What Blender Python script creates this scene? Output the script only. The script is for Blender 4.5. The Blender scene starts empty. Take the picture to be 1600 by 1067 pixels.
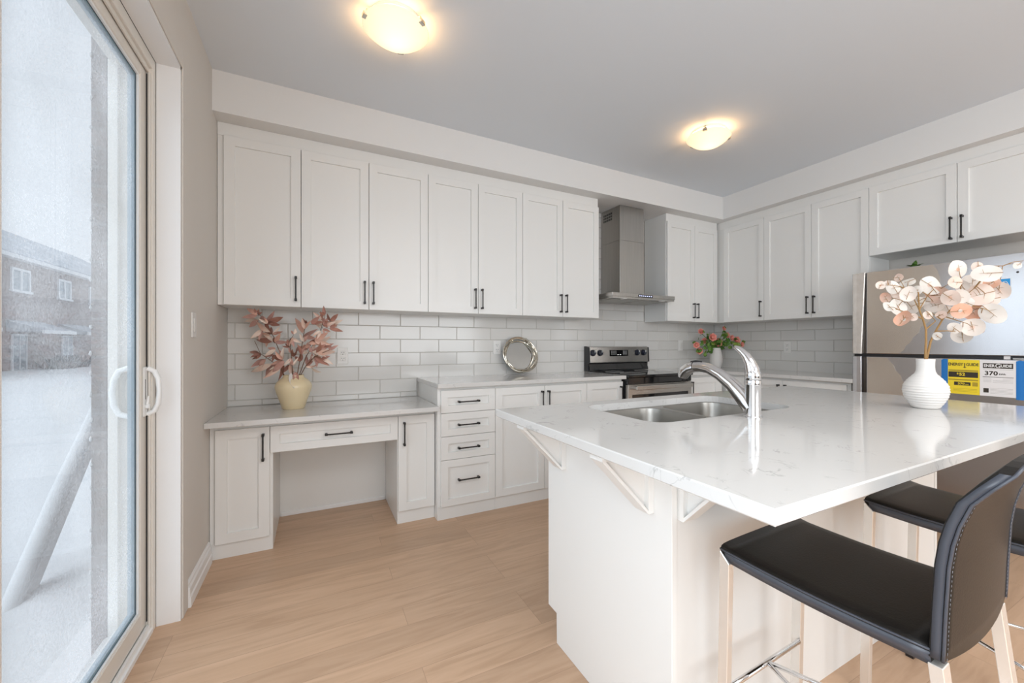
import bpy, bmesh, math, random
from mathutils import Vector, Matrix
random.seed(7)
SC = bpy.context.scene
COL = SC.collection
PI = math.pi

# ------------------------------------------------------------------ camera
cam_d = bpy.data.cameras.new('camera')
cam = bpy.data.objects.new('camera', cam_d)
COL.objects.link(cam)
cam.location = (0.5081, -3.2827, 1.1743)
cam.rotation_euler = (PI/2, 0, -0.48675)
cam_d.sensor_width = 36.0
cam_d.lens = 640.02/1600*36.0
cam_d.shift_x = -(831.73-800)/1600
cam_d.shift_y = (538.25-533.5)/1600
cam_d.clip_start = 0.02
SC.camera = cam

# ------------------------------------------------------------------ sky, lights, exposure
SC.view_settings.view_transform = 'Standard'
SC.view_settings.look = 'None'
SC.view_settings.gamma = 1.0
SC.view_settings.use_curve_mapping = False
SC.view_settings.exposure = 0.31
world = bpy.data.worlds.new('overcast sky')
SC.world = world
world.use_nodes = True
bg = world.node_tree.nodes['Background']
bg.inputs[0].default_value = (0.875, 0.91, 0.985, 1)
bg.inputs[1].default_value = 0.72
try:
    SC.cycles.use_denoising = True
    SC.cycles.max_bounces = 10
    SC.cycles.diffuse_bounces = 6
    SC.cycles.glossy_bounces = 5
    SC.cycles.transparent_max_bounces = 12
    SC.cycles.sample_clamp_indirect = 6.0
    SC.cycles.caustics_reflective = False
    SC.cycles.caustics_refractive = False
except Exception:
    pass

def area(name, loc, rot, sx, sy, power, col=(1, 1, 1)):
    l = bpy.data.lights.new(name, 'AREA')
    l.shape = 'RECTANGLE'; l.size = sx; l.size_y = sy
    l.energy = power; l.color = col
    o = bpy.data.objects.new(name, l); COL.objects.link(o)
    o.location = loc; o.rotation_euler = rot
    return o
HC_LAMP = 2.66
# fill lamps added at the invented rear and left wall windows, out of view
area('rear_fill_light', (2.6, -6.86, 1.60), (PI/2, 0, 0), 3.3, 1.6, 64, (0.95, 0.98, 1.0))
area('side_fill_light', (0.10, -4.03, 1.40), (PI/2-0.22, 0, -PI/2), 1.85, 1.9, 38, (0.87, 0.94, 1.0))
# overhead fill lamp added behind the camera, no fitting modelled
area('overhead_fill_light', (1.7, -4.3, HC_LAMP), (0, 0, 0), 1.4, 1.4, 32, (1.0, 0.98, 0.95))
# bright overcast sky beyond the sliding door, very soft
sun = bpy.data.lights.new('overcast_sun', 'SUN')
sun.energy = 2.5; sun.angle = math.radians(100); sun.color = (0.88, 0.94, 1.0)
sun_o = bpy.data.objects.new('overcast_sun', sun); COL.objects.link(sun_o)
sun_o.location = (-4, -4, 4)
sun_o.rotation_euler = Vector((1.0, 0.30, -0.62)).to_track_quat('-Z', 'Y').to_euler()

# ------------------------------------------------------------------ materials
def new_mat(name):
    m = bpy.data.materials.new(name); m.use_nodes = True
    nt = m.node_tree
    b = nt.nodes['Principled BSDF']
    return m, nt, b
def pmat(name, col, rough=0.5, metal=0.0, spec=0.5, coat=0.0, noise=0.0, nscale=8.0, bump=0.0, bscale=60.0, stretch=None):
    m, nt, b = new_mat(name)
    b.inputs['Base Color'].default_value = (*col, 1)
    b.inputs['Roughness'].default_value = rough
    b.inputs['Metallic'].default_value = metal
    b.inputs['Specular IOR Level'].default_value = spec
    b.inputs['Coat Weight'].default_value = coat
    b.inputs['Coat Roughness'].default_value = 0.05
    tc = nt.nodes.new('ShaderNodeTexCoord')
    mp = nt.nodes.new('ShaderNodeMapping')
    nt.links.new(tc.outputs['Object'], mp.inputs[0])
    if stretch: mp.inputs['Scale'].default_value = stretch
    if noise > 0:
        n = nt.nodes.new('ShaderNodeTexNoise'); n.inputs['Scale'].default_value = nscale; n.inputs['Detail'].default_value = 4
        nt.links.new(mp.outputs[0], n.inputs[0])
        mx = nt.nodes.new('ShaderNodeMixRGB')
        mx.inputs[1].default_value = (*[max(0, c*(1-noise)) for c in col], 1)
        mx.inputs[2].default_value = (*[min(1, c*(1+noise)) for c in col], 1)
        nt.links.new(n.outputs[0], mx.inputs[0]); nt.links.new(mx.outputs[0], b.inputs['Base Color'])
    if bump > 0:
        n = nt.nodes.new('ShaderNodeTexNoise'); n.inputs['Scale'].default_value = bscale; n.inputs['Detail'].default_value = 3
        nt.links.new(mp.outputs[0], n.inputs[0])
        bp = nt.nodes.new('ShaderNodeBump'); bp.inputs['Strength'].default_value = bump; bp.inputs['Distance'].default_value = 0.002
        nt.links.new(n.outputs[0], bp.inputs['Height']); nt.links.new(bp.outputs[0], b.inputs['Normal'])
    return m

M = {}
M['wall'] = pmat('greige wall paint', (0.66, 0.625, 0.585), 0.85, spec=0.2, noise=0.01)
M['ceiling'] = pmat('flat ceiling paint', (0.735, 0.775, 0.82), 0.9, spec=0.1)
M['soffit'] = pmat('pale soffit paint', (0.76, 0.755, 0.745), 0.85, spec=0.2)
M['cabinet'] = pmat('white satin cabinet lacquer', (0.785, 0.782, 0.765), 0.32, spec=0.45)
M['trim'] = pmat('white trim paint', (0.82, 0.82, 0.82), 0.4)
M['vinyl'] = pmat('beige white vinyl', (0.74, 0.71, 0.66), 0.4)
M['vinylwhite'] = pmat('white vinyl', (0.85, 0.86, 0.86), 0.35)
M['spacer'] = pmat('blue grey glazing spacer', (0.25, 0.36, 0.44), 0.4)
M['black'] = pmat('black powder coat', (0.012, 0.011, 0.011), 0.38)
M['blackglass'] = pmat('black ceramic glass', (0.008, 0.008, 0.009), 0.06, coat=0.5)
M['blackplastic'] = pmat('black plastic', (0.015, 0.015, 0.017), 0.3)
M['darkgrey'] = pmat('dark grey appliance side', (0.05, 0.052, 0.055), 0.5)
M['steel'] = pmat('brushed stainless steel', (0.56, 0.545, 0.52), 0.27, 1.0, noise=0.05, nscale=5, bump=0.06, bscale=40, stretch=(1, 1, 40))
M['steelh'] = pmat('brushed stainless steel of the hood', (0.47, 0.455, 0.43), 0.33, 1.0, noise=0.12, nscale=3, bump=0.05, bscale=30, stretch=(30, 30, 1))
M['sink'] = pmat('satin sink steel', (0.36, 0.345, 0.32), 0.36, 1.0, bump=0.04, bscale=50, stretch=(1, 30, 1))
M['fridge'] = pmat('fridge stainless steel', (0.63, 0.62, 0.635), 0.19, 1.0, noise=0.03, nscale=3, bump=0.03, bscale=30, stretch=(1, 1, 30))
M['film'] = pmat('clear wrinkled protective film', (0.72, 0.68, 0.64), 0.22, 0.6, noise=0.2, nscale=25, bump=0.5, bscale=18)
M['peel'] = pmat('clear film over steel', (0.66, 0.59, 0.52), 0.24, 0.9, noise=0.04, nscale=6)
M['recess'] = pmat('bronze dark handle recess', (0.07, 0.05, 0.035), 0.4, 0.2)
M['chrome'] = pmat('polished chrome', (0.74, 0.74, 0.75), 0.05, 1.0)
M['nickel'] = pmat('brushed nickel leg', (0.84, 0.82, 0.785), 0.22, 0.65)
M['silver'] = pmat('antique silver', (0.62, 0.58, 0.50), 0.18, 1.0)
M['mirror'] = pmat('mirror', (0.55, 0.57, 0.56), 0.03, 1.0)
M['leather'] = pmat('black leather', (0.011, 0.010, 0.009), 0.33, spec=0.22, bump=0.12, bscale=220)
M['piping'] = pmat('blue grey leather piping', (0.055, 0.06, 0.075), 0.34, spec=0.45)
M['thread'] = pmat('grey stitching thread', (0.20, 0.20, 0.22), 0.7)
M['cream'] = pmat('cream glazed stoneware', (0.74, 0.615, 0.40), 0.25, noise=0.05, nscale=7, bump=0.08, bscale=25)
M['whiteclay'] = pmat('matt white ceramic', (0.71, 0.685, 0.66), 0.6)
M['whitegloss'] = pmat('white plastic plate', (0.78, 0.77, 0.75), 0.35)
M['slot'] = pmat('dark slot', (0.03, 0.03, 0.03), 0.6)
M['stem'] = pmat('brown twig', (0.30, 0.17, 0.06), 0.7, noise=0.3, nscale=30)
M['twig'] = pmat('dark brown twig', (0.16, 0.085, 0.05), 0.7)
M['grout'] = pmat('grey grout', (0.50, 0.475, 0.44), 0.9)
M['yellow'] = pmat('yellow label paper', (0.86, 0.67, 0.03), 0.6)
M['paper'] = pmat('white label paper', (0.80, 0.79, 0.80), 0.6)
M['ink'] = pmat('black label ink', (0.035, 0.028, 0.02), 0.7)
M['greyink'] = pmat('grey label ink', (0.40, 0.39, 0.38), 0.7)
M['ochreink'] = pmat('ochre label print', (0.42, 0.31, 0.03), 0.7)
M['tape'] = pmat('blue painter tape', (0.01, 0.17, 0.52), 0.55)
M['bluesticker'] = pmat('blue sticker print', (0.02, 0.30, 0.68), 0.5)
M['snow'] = pmat('snow', (0.62, 0.625, 0.64), 0.8, noise=0.03, nscale=1.5, bump=0.6, bscale=3)
M['wood'] = pmat('weathered painted timber', (0.72, 0.72, 0.73), 0.8, noise=0.15, nscale=14)
M['rose'] = pmat('coral rose petal', (0.86, 0.33, 0.27), 0.6, noise=0.2, nscale=30)
M['rosegreen'] = pmat('rose leaf green', (0.10, 0.22, 0.035), 0.5, noise=0.4, nscale=40)
M['hoodfilter'] = pmat('grease filter mesh', (0.42, 0.41, 0.38), 0.4, 1.0, bump=0.6, bscale=300)
M['knob'] = pmat('black blue range knob', (0.02, 0.022, 0.035), 0.25)

def quartz():
    m, nt, b = new_mat('white quartz')
    tc = nt.nodes.new('ShaderNodeTexCoord')
    n = nt.nodes.new('ShaderNodeTexNoise'); n.inputs['Scale'].default_value = 9; n.inputs['Detail'].default_value = 8; n.inputs['Distortion'].default_value = 1.4
    nt.links.new(tc.outputs['Object'], n.inputs[0])
    r = nt.nodes.new('ShaderNodeValToRGB')
    e = r.color_ramp.elements
    e[0].position = 0.485; e[0].color = (0.635, 0.625, 0.61, 1)
    e[1].position = 0.515; e[1].color = (0.635, 0.625, 0.61, 1)
    k = e.new(0.5); k.color = (0.44, 0.43, 0.42, 1)
    nt.links.new(n.outputs[0], r.inputs[0])
    n2 = nt.nodes.new('ShaderNodeTexNoise'); n2.inputs['Scale'].default_value = 14
    nt.links.new(tc.outputs['Object'], n2.inputs[0])
    r2 = nt.nodes.new('ShaderNodeValToRGB'); r2.color_ramp.elements[0].position = 0.52; r2.color_ramp.elements[1].position = 0.66
    nt.links.new(n2.outputs[0], r2.inputs[0])
    mx = nt.nodes.new('ShaderNodeMixRGB'); mx.inputs[1].default_value = (0.635, 0.625, 0.61, 1)
    nt.links.new(r2.outputs[0], mx.inputs[0]); nt.links.new(r.outputs[0], mx.inputs[2])
    nt.links.new(mx.outputs[0], b.inputs['Base Color'])
    b.inputs['Roughness'].default_value = 0.09
    b.inputs['Specular IOR Level'].default_value = 0.55
    return m
M['quartz'] = quartz()

def tile_mat():
    m, nt, b = new_mat('glossy white subway tile')
    g = nt.nodes.new('ShaderNodeNewGeometry')
    mx = nt.nodes.new('ShaderNodeMixRGB')
    mx.inputs[1].default_value = (0.655, 0.642, 0.62, 1); mx.inputs[2].default_value = (0.70, 0.688, 0.665, 1)
    nt.links.new(g.outputs['Random Per Island'], mx.inputs[0])
    nt.links.new(mx.outputs[0], b.inputs['Base Color'])
    b.inputs['Roughness'].default_value = 0.12
    return m
M['tile'] = tile_mat()

def floor_mat():
    m, nt, b = new_mat('pale oak plank flooring')
    tc = nt.nodes.new('ShaderNodeTexCoord')
    br = nt.nodes.new('ShaderNodeTexBrick')
    br.inputs['Scale'].default_value = 1.0; br.inputs['Brick Width'].default_value = 1.35; br.inputs['Row Height'].default_value = 0.127
    br.inputs['Mortar Size'].default_value = 0.0009; br.inputs['Mortar Smooth'].default_value = 0.3
    br.inputs['Color1'].default_value = (0.0, 0, 0, 1); br.inputs['Color2'].default_value = (1, 1, 1, 1); br.inputs['Mortar'].default_value = (0.5, 0.5, 0.5, 1)
    br.offset = 0.37; br.offset_frequency = 3
    nt.links.new(tc.outputs['Object'], br.inputs[0])
    sep = nt.nodes.new('ShaderNodeVectorMath'); sep.operation = 'ADD'
    sc = nt.nodes.new('ShaderNodeVectorMath'); sc.operation = 'SCALE'; sc.inputs['Scale'].default_value = 7.0
    nt.links.new(br.outputs['Color'], sc.inputs[0])
    nt.links.new(tc.outputs['Object'], sep.inputs[0]); nt.links.new(sc.outputs[0], sep.inputs[1])
    mp = nt.nodes.new('ShaderNodeMapping'); mp.inputs['Scale'].default_value = (1.0, 8.0, 1)
    nt.links.new(sep.outputs[0], mp.inputs[0])
    n = nt.nodes.new('ShaderNodeTexNoise'); n.inputs['Scale'].default_value = 2.2; n.inputs['Detail'].default_value = 7; n.inputs['Distortion'].default_value = 1.6
    nt.links.new(mp.outputs[0], n.inputs[0])
    r = nt.nodes.new('ShaderNodeValToRGB')
    e = r.color_ramp.elements
    e[0].position = 0.30; e[0].color = (0.49, 0.320, 0.208, 1)
    e[1].position = 0.72; e[1].color = (0.605, 0.412, 0.282, 1)
    k = e.new(0.5); k.color = (0.555, 0.370, 0.246, 1)
    nt.links.new(n.outputs[0], r.inputs[0])
    hs = nt.nodes.new('ShaderNodeHueSaturation')
    mr = nt.nodes.new('ShaderNodeMapRange'); mr.inputs['To Min'].default_value = 0.93; mr.inputs['To Max'].default_value = 1.07
    nt.links.new(br.outputs['Color'], mr.inputs[0]); nt.links.new(mr.outputs[0], hs.inputs['Value'])
    nt.links.new(r.outputs[0], hs.inputs['Color'])
    mx = nt.nodes.new('ShaderNodeMixRGB'); mx.inputs[2].default_value = (0.38, 0.25, 0.165, 1)
    nt.links.new(br.outputs['Fac'], mx.inputs[0]); nt.links.new(hs.outputs[0], mx.inputs[1])
    nt.links.new(mx.outputs[0], b.inputs['Base Color'])
    b.inputs['Roughness'].default_value = 0.42
    b.inputs['Specular IOR Level'].default_value = 0.35
    bp = nt.nodes.new('ShaderNodeBump'); bp.inputs['Strength'].default_value = 0.08; bp.inputs['Distance'].default_value = 0.002
    nt.links.new(n.outputs[0], bp.inputs['Height']); nt.links.new(bp.outputs[0], b.inputs['Normal'])
    return m
M['floor'] = floor_mat()

def brick_mat(name, c1, c2, mort, axis_swap=True):
    m, nt, b = new_mat(name)
    tc = nt.nodes.new('ShaderNodeTexCoord')
    mp = nt.nodes.new('ShaderNodeMapping')
    # map (y, z) onto the brick pattern's (x, y)
    sp = nt.nodes.new('ShaderNodeSeparateXYZ'); cb = nt.nodes.new('ShaderNodeCombineXYZ')
    nt.links.new(tc.outputs['Object'], sp.inputs[0])
    ad = nt.nodes.new('ShaderNodeMath'); ad.operation = 'ADD'
    nt.links.new(sp.outputs['X'], ad.inputs[0]); nt.links.new(sp.outputs['Y'], ad.inputs[1])
    nt.links.new(ad.outputs[0], cb.inputs['X']); nt.links.new(sp.outputs['Z'], cb.inputs['Y'])
    br = nt.nodes.new('ShaderNodeTexBrick'); br.inputs['Scale'].default_value = 1.0
    br.inputs['Brick Width'].default_value = 0.21; br.inputs['Row Height'].default_value = 0.075; br.inputs['Mortar Size'].default_value = 0.006
    br.inputs['Color1'].default_value = (*c1, 1); br.inputs['Color2'].default_value = (*c2, 1); br.inputs['Mortar'].default_value = (*mort, 1)
    nt.links.new(cb.outputs[0], br.inputs[0])
    nt.links.new(br.outputs['Color'], b.inputs['Base Color'])
    b.inputs['Roughness'].default_value = 0.9
    return m
M['brick'] = brick_mat('grey brown brick', (0.22, 0.19, 0.18), (0.27, 0.23, 0.215), (0.27, 0.25, 0.24))
M['farbrick'] = brick_mat('brown brick of the house', (0.29, 0.235, 0.22), (0.35, 0.28, 0.265), (0.38, 0.35, 0.34))
M['roof'] = pmat('snow dusted shingle', (0.42, 0.45, 0.50), 0.9, noise=0.45, nscale=1.3, stretch=(1, 0.4, 1))
M['farwhite'] = pmat('white house trim', (0.80, 0.81, 0.83), 0.6)
M['farglass'] = pmat('house window glass', (0.33, 0.38, 0.42), 0.1)
M['shrub'] = pmat('dark winter shrub', (0.10, 0.11, 0.11), 0.9, noise=0.4, nscale=6)

def glass_pane_mat():
    # clear glazing with condensation; its white veil also stands in for snowfall haze
    m = bpy.data.materials.new('condensation and haze misted glass'); m.use_nodes = True
    nt = m.node_tree; nt.nodes.clear()
    out = nt.nodes.new('ShaderNodeOutputMaterial')
    tr = nt.nodes.new('ShaderNodeBsdfTransparent'); tr.inputs[0].default_value = (0.93, 0.96, 0.97, 1)
    gl = nt.nodes.new('ShaderNodeBsdfGlossy'); gl.inputs['Roughness'].default_value = 0.0
    lw = nt.nodes.new('ShaderNodeLayerWeight'); lw.inputs[0].default_value = 0.5
    pw = nt.nodes.new('ShaderNodeMath'); pw.operation = 'POWER'; pw.inputs[1].default_value = 5.0
    fr = nt.nodes.new('ShaderNodeMath'); fr.operation = 'MULTIPLY_ADD'; fr.inputs[1].default_value = 0.7; fr.inputs[2].default_value = 0.035
    nt.links.new(lw.outputs['Facing'], pw.inputs[0]); nt.links.new(pw.outputs[0], fr.inputs[0])
    m1 = nt.nodes.new('ShaderNodeMixShader')
    nt.links.new(fr.outputs[0], m1.inputs[0]); nt.links.new(tr.outputs[0], m1.inputs[1]); nt.links.new(gl.outputs[0], m1.inputs[2])
    tl = nt.nodes.new('ShaderNodeBsdfTranslucent'); tl.inputs[0].default_value = (0.95, 0.96, 0.98, 1)
    tc = nt.nodes.new('ShaderNodeTexCoord')
    n = nt.nodes.new('ShaderNodeTexNoise'); n.inputs['Scale'].default_value = 170; n.inputs['Detail'].default_value = 2
    nt.links.new(tc.outputs['Object'], n.inputs[0])
    n2 = nt.nodes.new('ShaderNodeTexNoise'); n2.inputs['Scale'].default_value = 2.3
    nt.links.new(tc.outputs['Object'], n2.inputs[0])
    mu = nt.nodes.new('ShaderNodeMath'); mu.operation = 'MULTIPLY'
    nt.links.new(n.outputs[0], mu.inputs[0]); nt.links.new(n2.outputs[0], mu.inputs[1])
    mr = nt.nodes.new('ShaderNodeMapRange'); mr.inputs['From Min'].default_value = 0.12; mr.inputs['From Max'].default_value = 0.42
    mr.inputs['To Min'].default_value = 0.04; mr.inputs['To Max'].default_value = 0.26
    nt.links.new(mu.outputs[0], mr.inputs[0])
    m2 = nt.nodes.new('ShaderNodeMixShader')
    nt.links.new(mr.outputs[0], m2.inputs[0]); nt.links.new(m1.outputs[0], m2.inputs[1]); nt.links.new(tl.outputs[0], m2.inputs[2])
    nt.links.new(m2.outputs[0], out.inputs[0])
    return m
M['glass'] = glass_pane_mat()

def emis(name, col, st, base=(0.8, 0.8, 0.8)):
    m, nt, b = new_mat(name)
    b.inputs['Base Color'].default_value = (*base, 1)
    b.inputs['Emission Color'].default_value = (*col, 1)
    b.inputs['Emission Strength'].default_value = st
    return m
def dome_mat():
    # frosted glass lit by the bulb behind it: hottest below the bulb, cooler at the rim
    m, nt, b = new_mat('lit frosted glass dome')
    b.inputs['Base Color'].default_value = (0.75, 0.70, 0.62, 1)
    tc = nt.nodes.new('ShaderNodeTexCoord'); sp = nt.nodes.new('ShaderNodeSeparateXYZ'); cb = nt.nodes.new('ShaderNodeCombineXYZ'); ln = nt.nodes.new('ShaderNodeVectorMath'); ln.operation = 'LENGTH'
    nt.links.new(tc.outputs['Object'], sp.inputs[0]); nt.links.new(sp.outputs['X'], cb.inputs['X']); nt.links.new(sp.outputs['Y'], cb.inputs['Y']); nt.links.new(cb.outputs[0], ln.inputs[0])
    r = nt.nodes.new('ShaderNodeValToRGB'); e = r.color_ramp.elements
    e[0].position = 0.02; e[0].color = (1.0, 0.84, 0.56, 1); e[1].position = 0.168; e[1].color = (0.52, 0.34, 0.175, 1)
    k = e.new(0.10); k.color = (0.78, 0.60, 0.36, 1); k = e.new(0.15); k.color = (0.68, 0.49, 0.28, 1)
    nt.links.new(ln.outputs['Value'], r.inputs[0]); nt.links.new(r.outputs[0], b.inputs['Emission Color'])
    b.inputs['Emission Strength'].default_value = 1.02
    return m
M['dome'] = dome_mat()
M['led'] = emis('blue white control light', (0.5, 0.55, 1.0), 1.2)
M['digit'] = emis('white control print', (0.8, 0.8, 0.8), 0.4)

def leaf_mat(name, stops, rough=0.55, veins=None):
    m, nt, b = new_mat(name)
    g = nt.nodes.new('ShaderNodeNewGeometry')
    r = nt.nodes.new('ShaderNodeValToRGB')
    e = r.color_ramp.elements
    e[0].position = stops[0][0]; e[0].color = (*stops[0][1], 1)
    e[1].position = stops[-1][0]; e[1].color = (*stops[-1][1], 1)
    for p, c in stops[1:-1]:
        k = e.new(p); k.color = (*c, 1)
    tc = nt.nodes.new('ShaderNodeTexCoord')
    n = nt.nodes.new('ShaderNodeTexNoise'); n.inputs['Scale'].default_value = 18
    nt.links.new(tc.outputs['Object'], n.inputs[0])
    ad = nt.nodes.new('ShaderNodeMath'); ad.operation = 'MULTIPLY_ADD'; ad.inputs[1].default_value = 0.5; ad.inputs[2].default_value = -0.25
    nt.links.new(n.outputs[0], ad.inputs[0])
    a2 = nt.nodes.new('ShaderNodeMath'); a2.operation = 'ADD'; a2.use_clamp = True
    nt.links.new(ad.outputs[0], a2.inputs[0]); nt.links.new(g.outputs['Random Per Island'], a2.inputs[1])
    nt.links.new(a2.outputs[0], r.inputs[0]); nt.links.new(r.outputs[0], b.inputs['Base Color'])
    b.inputs['Roughness'].default_value = rough
    return m
M['rustleaf'] = leaf_mat('dusty rust silk leaf', [(0, (0.24, 0.11, 0.085)), (0.2, (0.38, 0.175, 0.125)), (0.42, (0.50, 0.295, 0.26)), (0.64, (0.68, 0.40, 0.305)), (0.9, (0.75, 0.62, 0.53))])
M['blush'] = leaf_mat('blush cream silk leaf', [(0, (0.68, 0.64, 0.59)), (0.5, (0.69, 0.61, 0.55)), (0.8, (0.69, 0.50, 0.41)), (1, (0.68, 0.36, 0.24))])
M['greenleaf'] = leaf_mat('green silk leaf', [(0, (0.05, 0.13, 0.02)), (0.5, (0.11, 0.24, 0.035)), (1, (0.24, 0.33, 0.06))])

# ------------------------------------------------------------------ mesh helpers
class MB:
    def __init__(s): s.bm = bmesh.new(); s.smooth = False
    def _add(s, tmp, mat=None, smooth=False):
        if mat is not None: bmesh.ops.transform(tmp, matrix=mat, verts=tmp.verts)
        bmesh.ops.recalc_face_normals(tmp, faces=tmp.faces)
        mp = {}
        for v in tmp.verts: mp[v] = s.bm.verts.new(v.co)
        for f in tmp.faces:
            try:
                nf = s.bm.faces.new([mp[v] for v in f.verts]); nf.smooth = smooth or f.smooth
            except ValueError: pass
        tmp.free(); return s
    def box(s, x0, x1, y0, y1, z0, z1, bev=0.0, seg=1, mat=None):
        t = bmesh.new()
        bmesh.ops.create_cube(t, size=1.0)
        for v in t.verts:
            v.co = Vector(((x0+x1)/2+v.co.x*(x1-x0), (y0+y1)/2+v.co.y*(y1-y0), (z0+z1)/2+v.co.z*(z1-z0)))
        if bev > 0:
            bmesh.ops.bevel(t, geom=list(t.edges), offset=bev, segments=seg, affect='EDGES', profile=0.5)
        return s._add(t, mat, smooth=False)
    def prism(s, pts, a, b, axis='y', bev=0.0):
        t = bmesh.new()
        def P(p, w):
            if axis == 'y': return (p[0], w, p[1])
            if axis == 'x': return (w, p[0], p[1])
            return (p[0], p[1], w)
        A = [t.verts.new(P(p, a)) for p in pts]; B = [t.verts.new(P(p, b)) for p in pts]
        t.faces.new(A); t.faces.new(B[::-1])
        n = len(pts)
        for i in range(n): t.faces.new([A[i], B[i], B[(i+1) % n], A[(i+1) % n]])
        if bev > 0: bmesh.ops.bevel(t, geom=list(t.edges), offset=bev, segments=1, affect='EDGES')
        return s._add(t)
    def tube(s, pts, r, n=10, cap=True, closed=False, flat=1.0):
        pts = [Vector(p) for p in pts]; m = len(pts)
        rad = r if isinstance(r, (list, tuple)) else [r]*m
        t = bmesh.new(); rings = []
        up = None
        for i in range(m):
            if closed: d = pts[(i+1) % m]-pts[i-1]
            else: d = pts[min(i+1, m-1)]-pts[max(i-1, 0)]
            if d.length < 1e-9: d = Vector((0, 0, 1))
            d.normalize()
            if up is None:
                up = Vector((0, 0, 1)) if abs(d.z) < 0.9 else Vector((1, 0, 0))
            a = d.cross(up)
            if a.length < 1e-6: a = d.orthogonal()
            a.normalize(); b = a.cross(d).normalized(); up = b
            rings.append([t.verts.new(pts[i]+(a*math.cos(2*PI*k/n)+b*math.sin(2*PI*k/n)*flat)*rad[i]) for k in range(n)])
        for i in range(m if closed else m-1):
            A, B = rings[i], rings[(i+1) % m]
            for k in range(n):
                f = t.faces.new([A[k], A[(k+1) % n], B[(k+1) % n], B[k]]); f.smooth = True
        if cap and not closed:
            t.faces.new(rings[0][::-1]); t.faces.new(rings[-1])
        return s._add(t)
    def lathe(s, prof, c=(0, 0, 0), n=40, axis='z', mat=None):
        t = bmesh.new(); rings = []
        for r, h in prof:
            if r < 1e-6:
                rings.append([t.verts.new((0, 0, h))])
            else:
                rings.append([t.verts.new((r*math.cos(2*PI*k/n), r*math.sin(2*PI*k/n), h)) for k in range(n)])
        for A, B in zip(rings[:-1], rings[1:]):
            if len(A) == 1 and len(B) == 1: continue
            for k in range(n):
                if len(A) == 1: f = t.faces.new([A[0], B[k], B[(k+1) % n]])
                elif len(B) == 1: f = t.faces.new([A[k], A[(k+1) % n], B[0]])
                else: f = t.faces.new([A[k], A[(k+1) % n], B[(k+1) % n], B[k]])
                f.smooth = True
        R = Matrix.Identity(4)
        if axis == 'y': R = Matrix.Rotation(PI/2, 4, 'X')      # +z -> -y
        if axis == 'x': R = Matrix.Rotation(-PI/2, 4, 'Y')     # +z -> -x
        return s._add(t, Matrix.Translation(c) @ R if mat is None else mat @ R)
    def grid(s, rows, close=False, thick=0.0, smooth=True):
        t = bmesh.new()
        V = [[t.verts.new(p) for p in r] for r in rows]
        for i in range(len(V)-1):
            n = len(V[i])
            for k in range(n if close else n-1):
                f = t.faces.new([V[i][k], V[i][(k+1) % n], V[i+1][(k+1) % n], V[i+1][k]]); f.smooth = smooth
        if thick:
            bmesh.ops.recalc_face_normals(t, faces=t.faces)
            bmesh.ops.solidify(t, geom=list(t.faces), thickness=thick)
        return s._add(t)
    def poly(s, pts):
        s.bm.faces.new([s.bm.verts.new(p) for p in pts]); return s
    def slab_hole(s, outer, holes, z0, z1, ease=0.0):
        """horizontal slab with holes; outer and holes are 2-d loops"""
        t = bmesh.new()
        def loop(pts, z): return [t.verts.new((p[0], p[1], z)) for p in pts]
        def edges(l): return [t.edges.new((l[i], l[(i+1) % len(l)])) for i in range(len(l))]
        tops = []
        To = loop(outer, z1); Bo = loop(outer, z0)
        et = edges(To); eb = edges(Bo)
        HT = []; HB = []
        for h in holes:
            a = loop(h, z1); b = loop(h, z0); HT.append(a); HB.append(b); et += edges(a); eb += edges(b)
        bmesh.ops.triangle_fill(t, use_beauty=True, use_dissolve=False, edges=et)
        bmesh.ops.triangle_fill(t, use_beauty=True, use_dissolve=False, edges=eb)
        for A, B in [(To, Bo)]+list(zip(HT, HB)):
            n = len(A)
            for i in range(n): t.faces.new([A[i], A[(i+1) % n], B[(i+1) % n], B[i]])
        return s._add(t)

ROOT = {}
def origin_of(p):
    while p is not None:
        if p.name in ROOT: return ROOT[p.name]
        p = p.parent
    return Vector((0, 0, 0))
def obj(name, mb, mat, parent=None, local=False, org=None):
    """link the builder's shape as ONE mesh object; coordinates are world ones unless local"""
    me = bpy.data.meshes.new(name)
    o = Vector((0, 0, 0))
    if parent is not None and not local: o = origin_of(parent)
    if parent is None and org is not None: o = Vector(org)
    if o.length > 0: bmesh.ops.translate(mb.bm, verts=mb.bm.verts, vec=-o)
    for e_ in mb.bm.edges:
        if len(e_.link_faces) == 2 and e_.calc_face_angle(0) > math.radians(42): e_.smooth = False
    mb.bm.to_mesh(me); mb.bm.free()
    me.materials.append(M[mat] if isinstance(mat, str) else mat)
    ob = bpy.data.objects.new(name, me); COL.objects.link(ob)
    if parent is not None: ob.parent = parent
    elif org is not None: ob.location = org; ROOT[ob.name] = Vector(org)
    return ob
def tag(o, label=None, cat=None, group=None, kind=None):
    if label: o['label'] = label
    if cat: o['category'] = cat
    if group: o['group'] = group
    if kind: o['kind'] = kind
    return o
def thing(name, loc, label, cat, group=None, rz=0.0):
    o = bpy.data.objects.new(name, None); COL.objects.link(o)
    o.empty_display_size = 0.1
    o.location = loc; o.rotation_euler = (0, 0, rz)
    ROOT[o.name] = Vector(loc)
    return tag(o, label, cat, group)
def struct(name, mb, mat, label=None, cat=None, org=None):
    o = obj(name, mb, mat, None, org=org); tag(o, label, cat, None, 'structure'); return o
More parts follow.
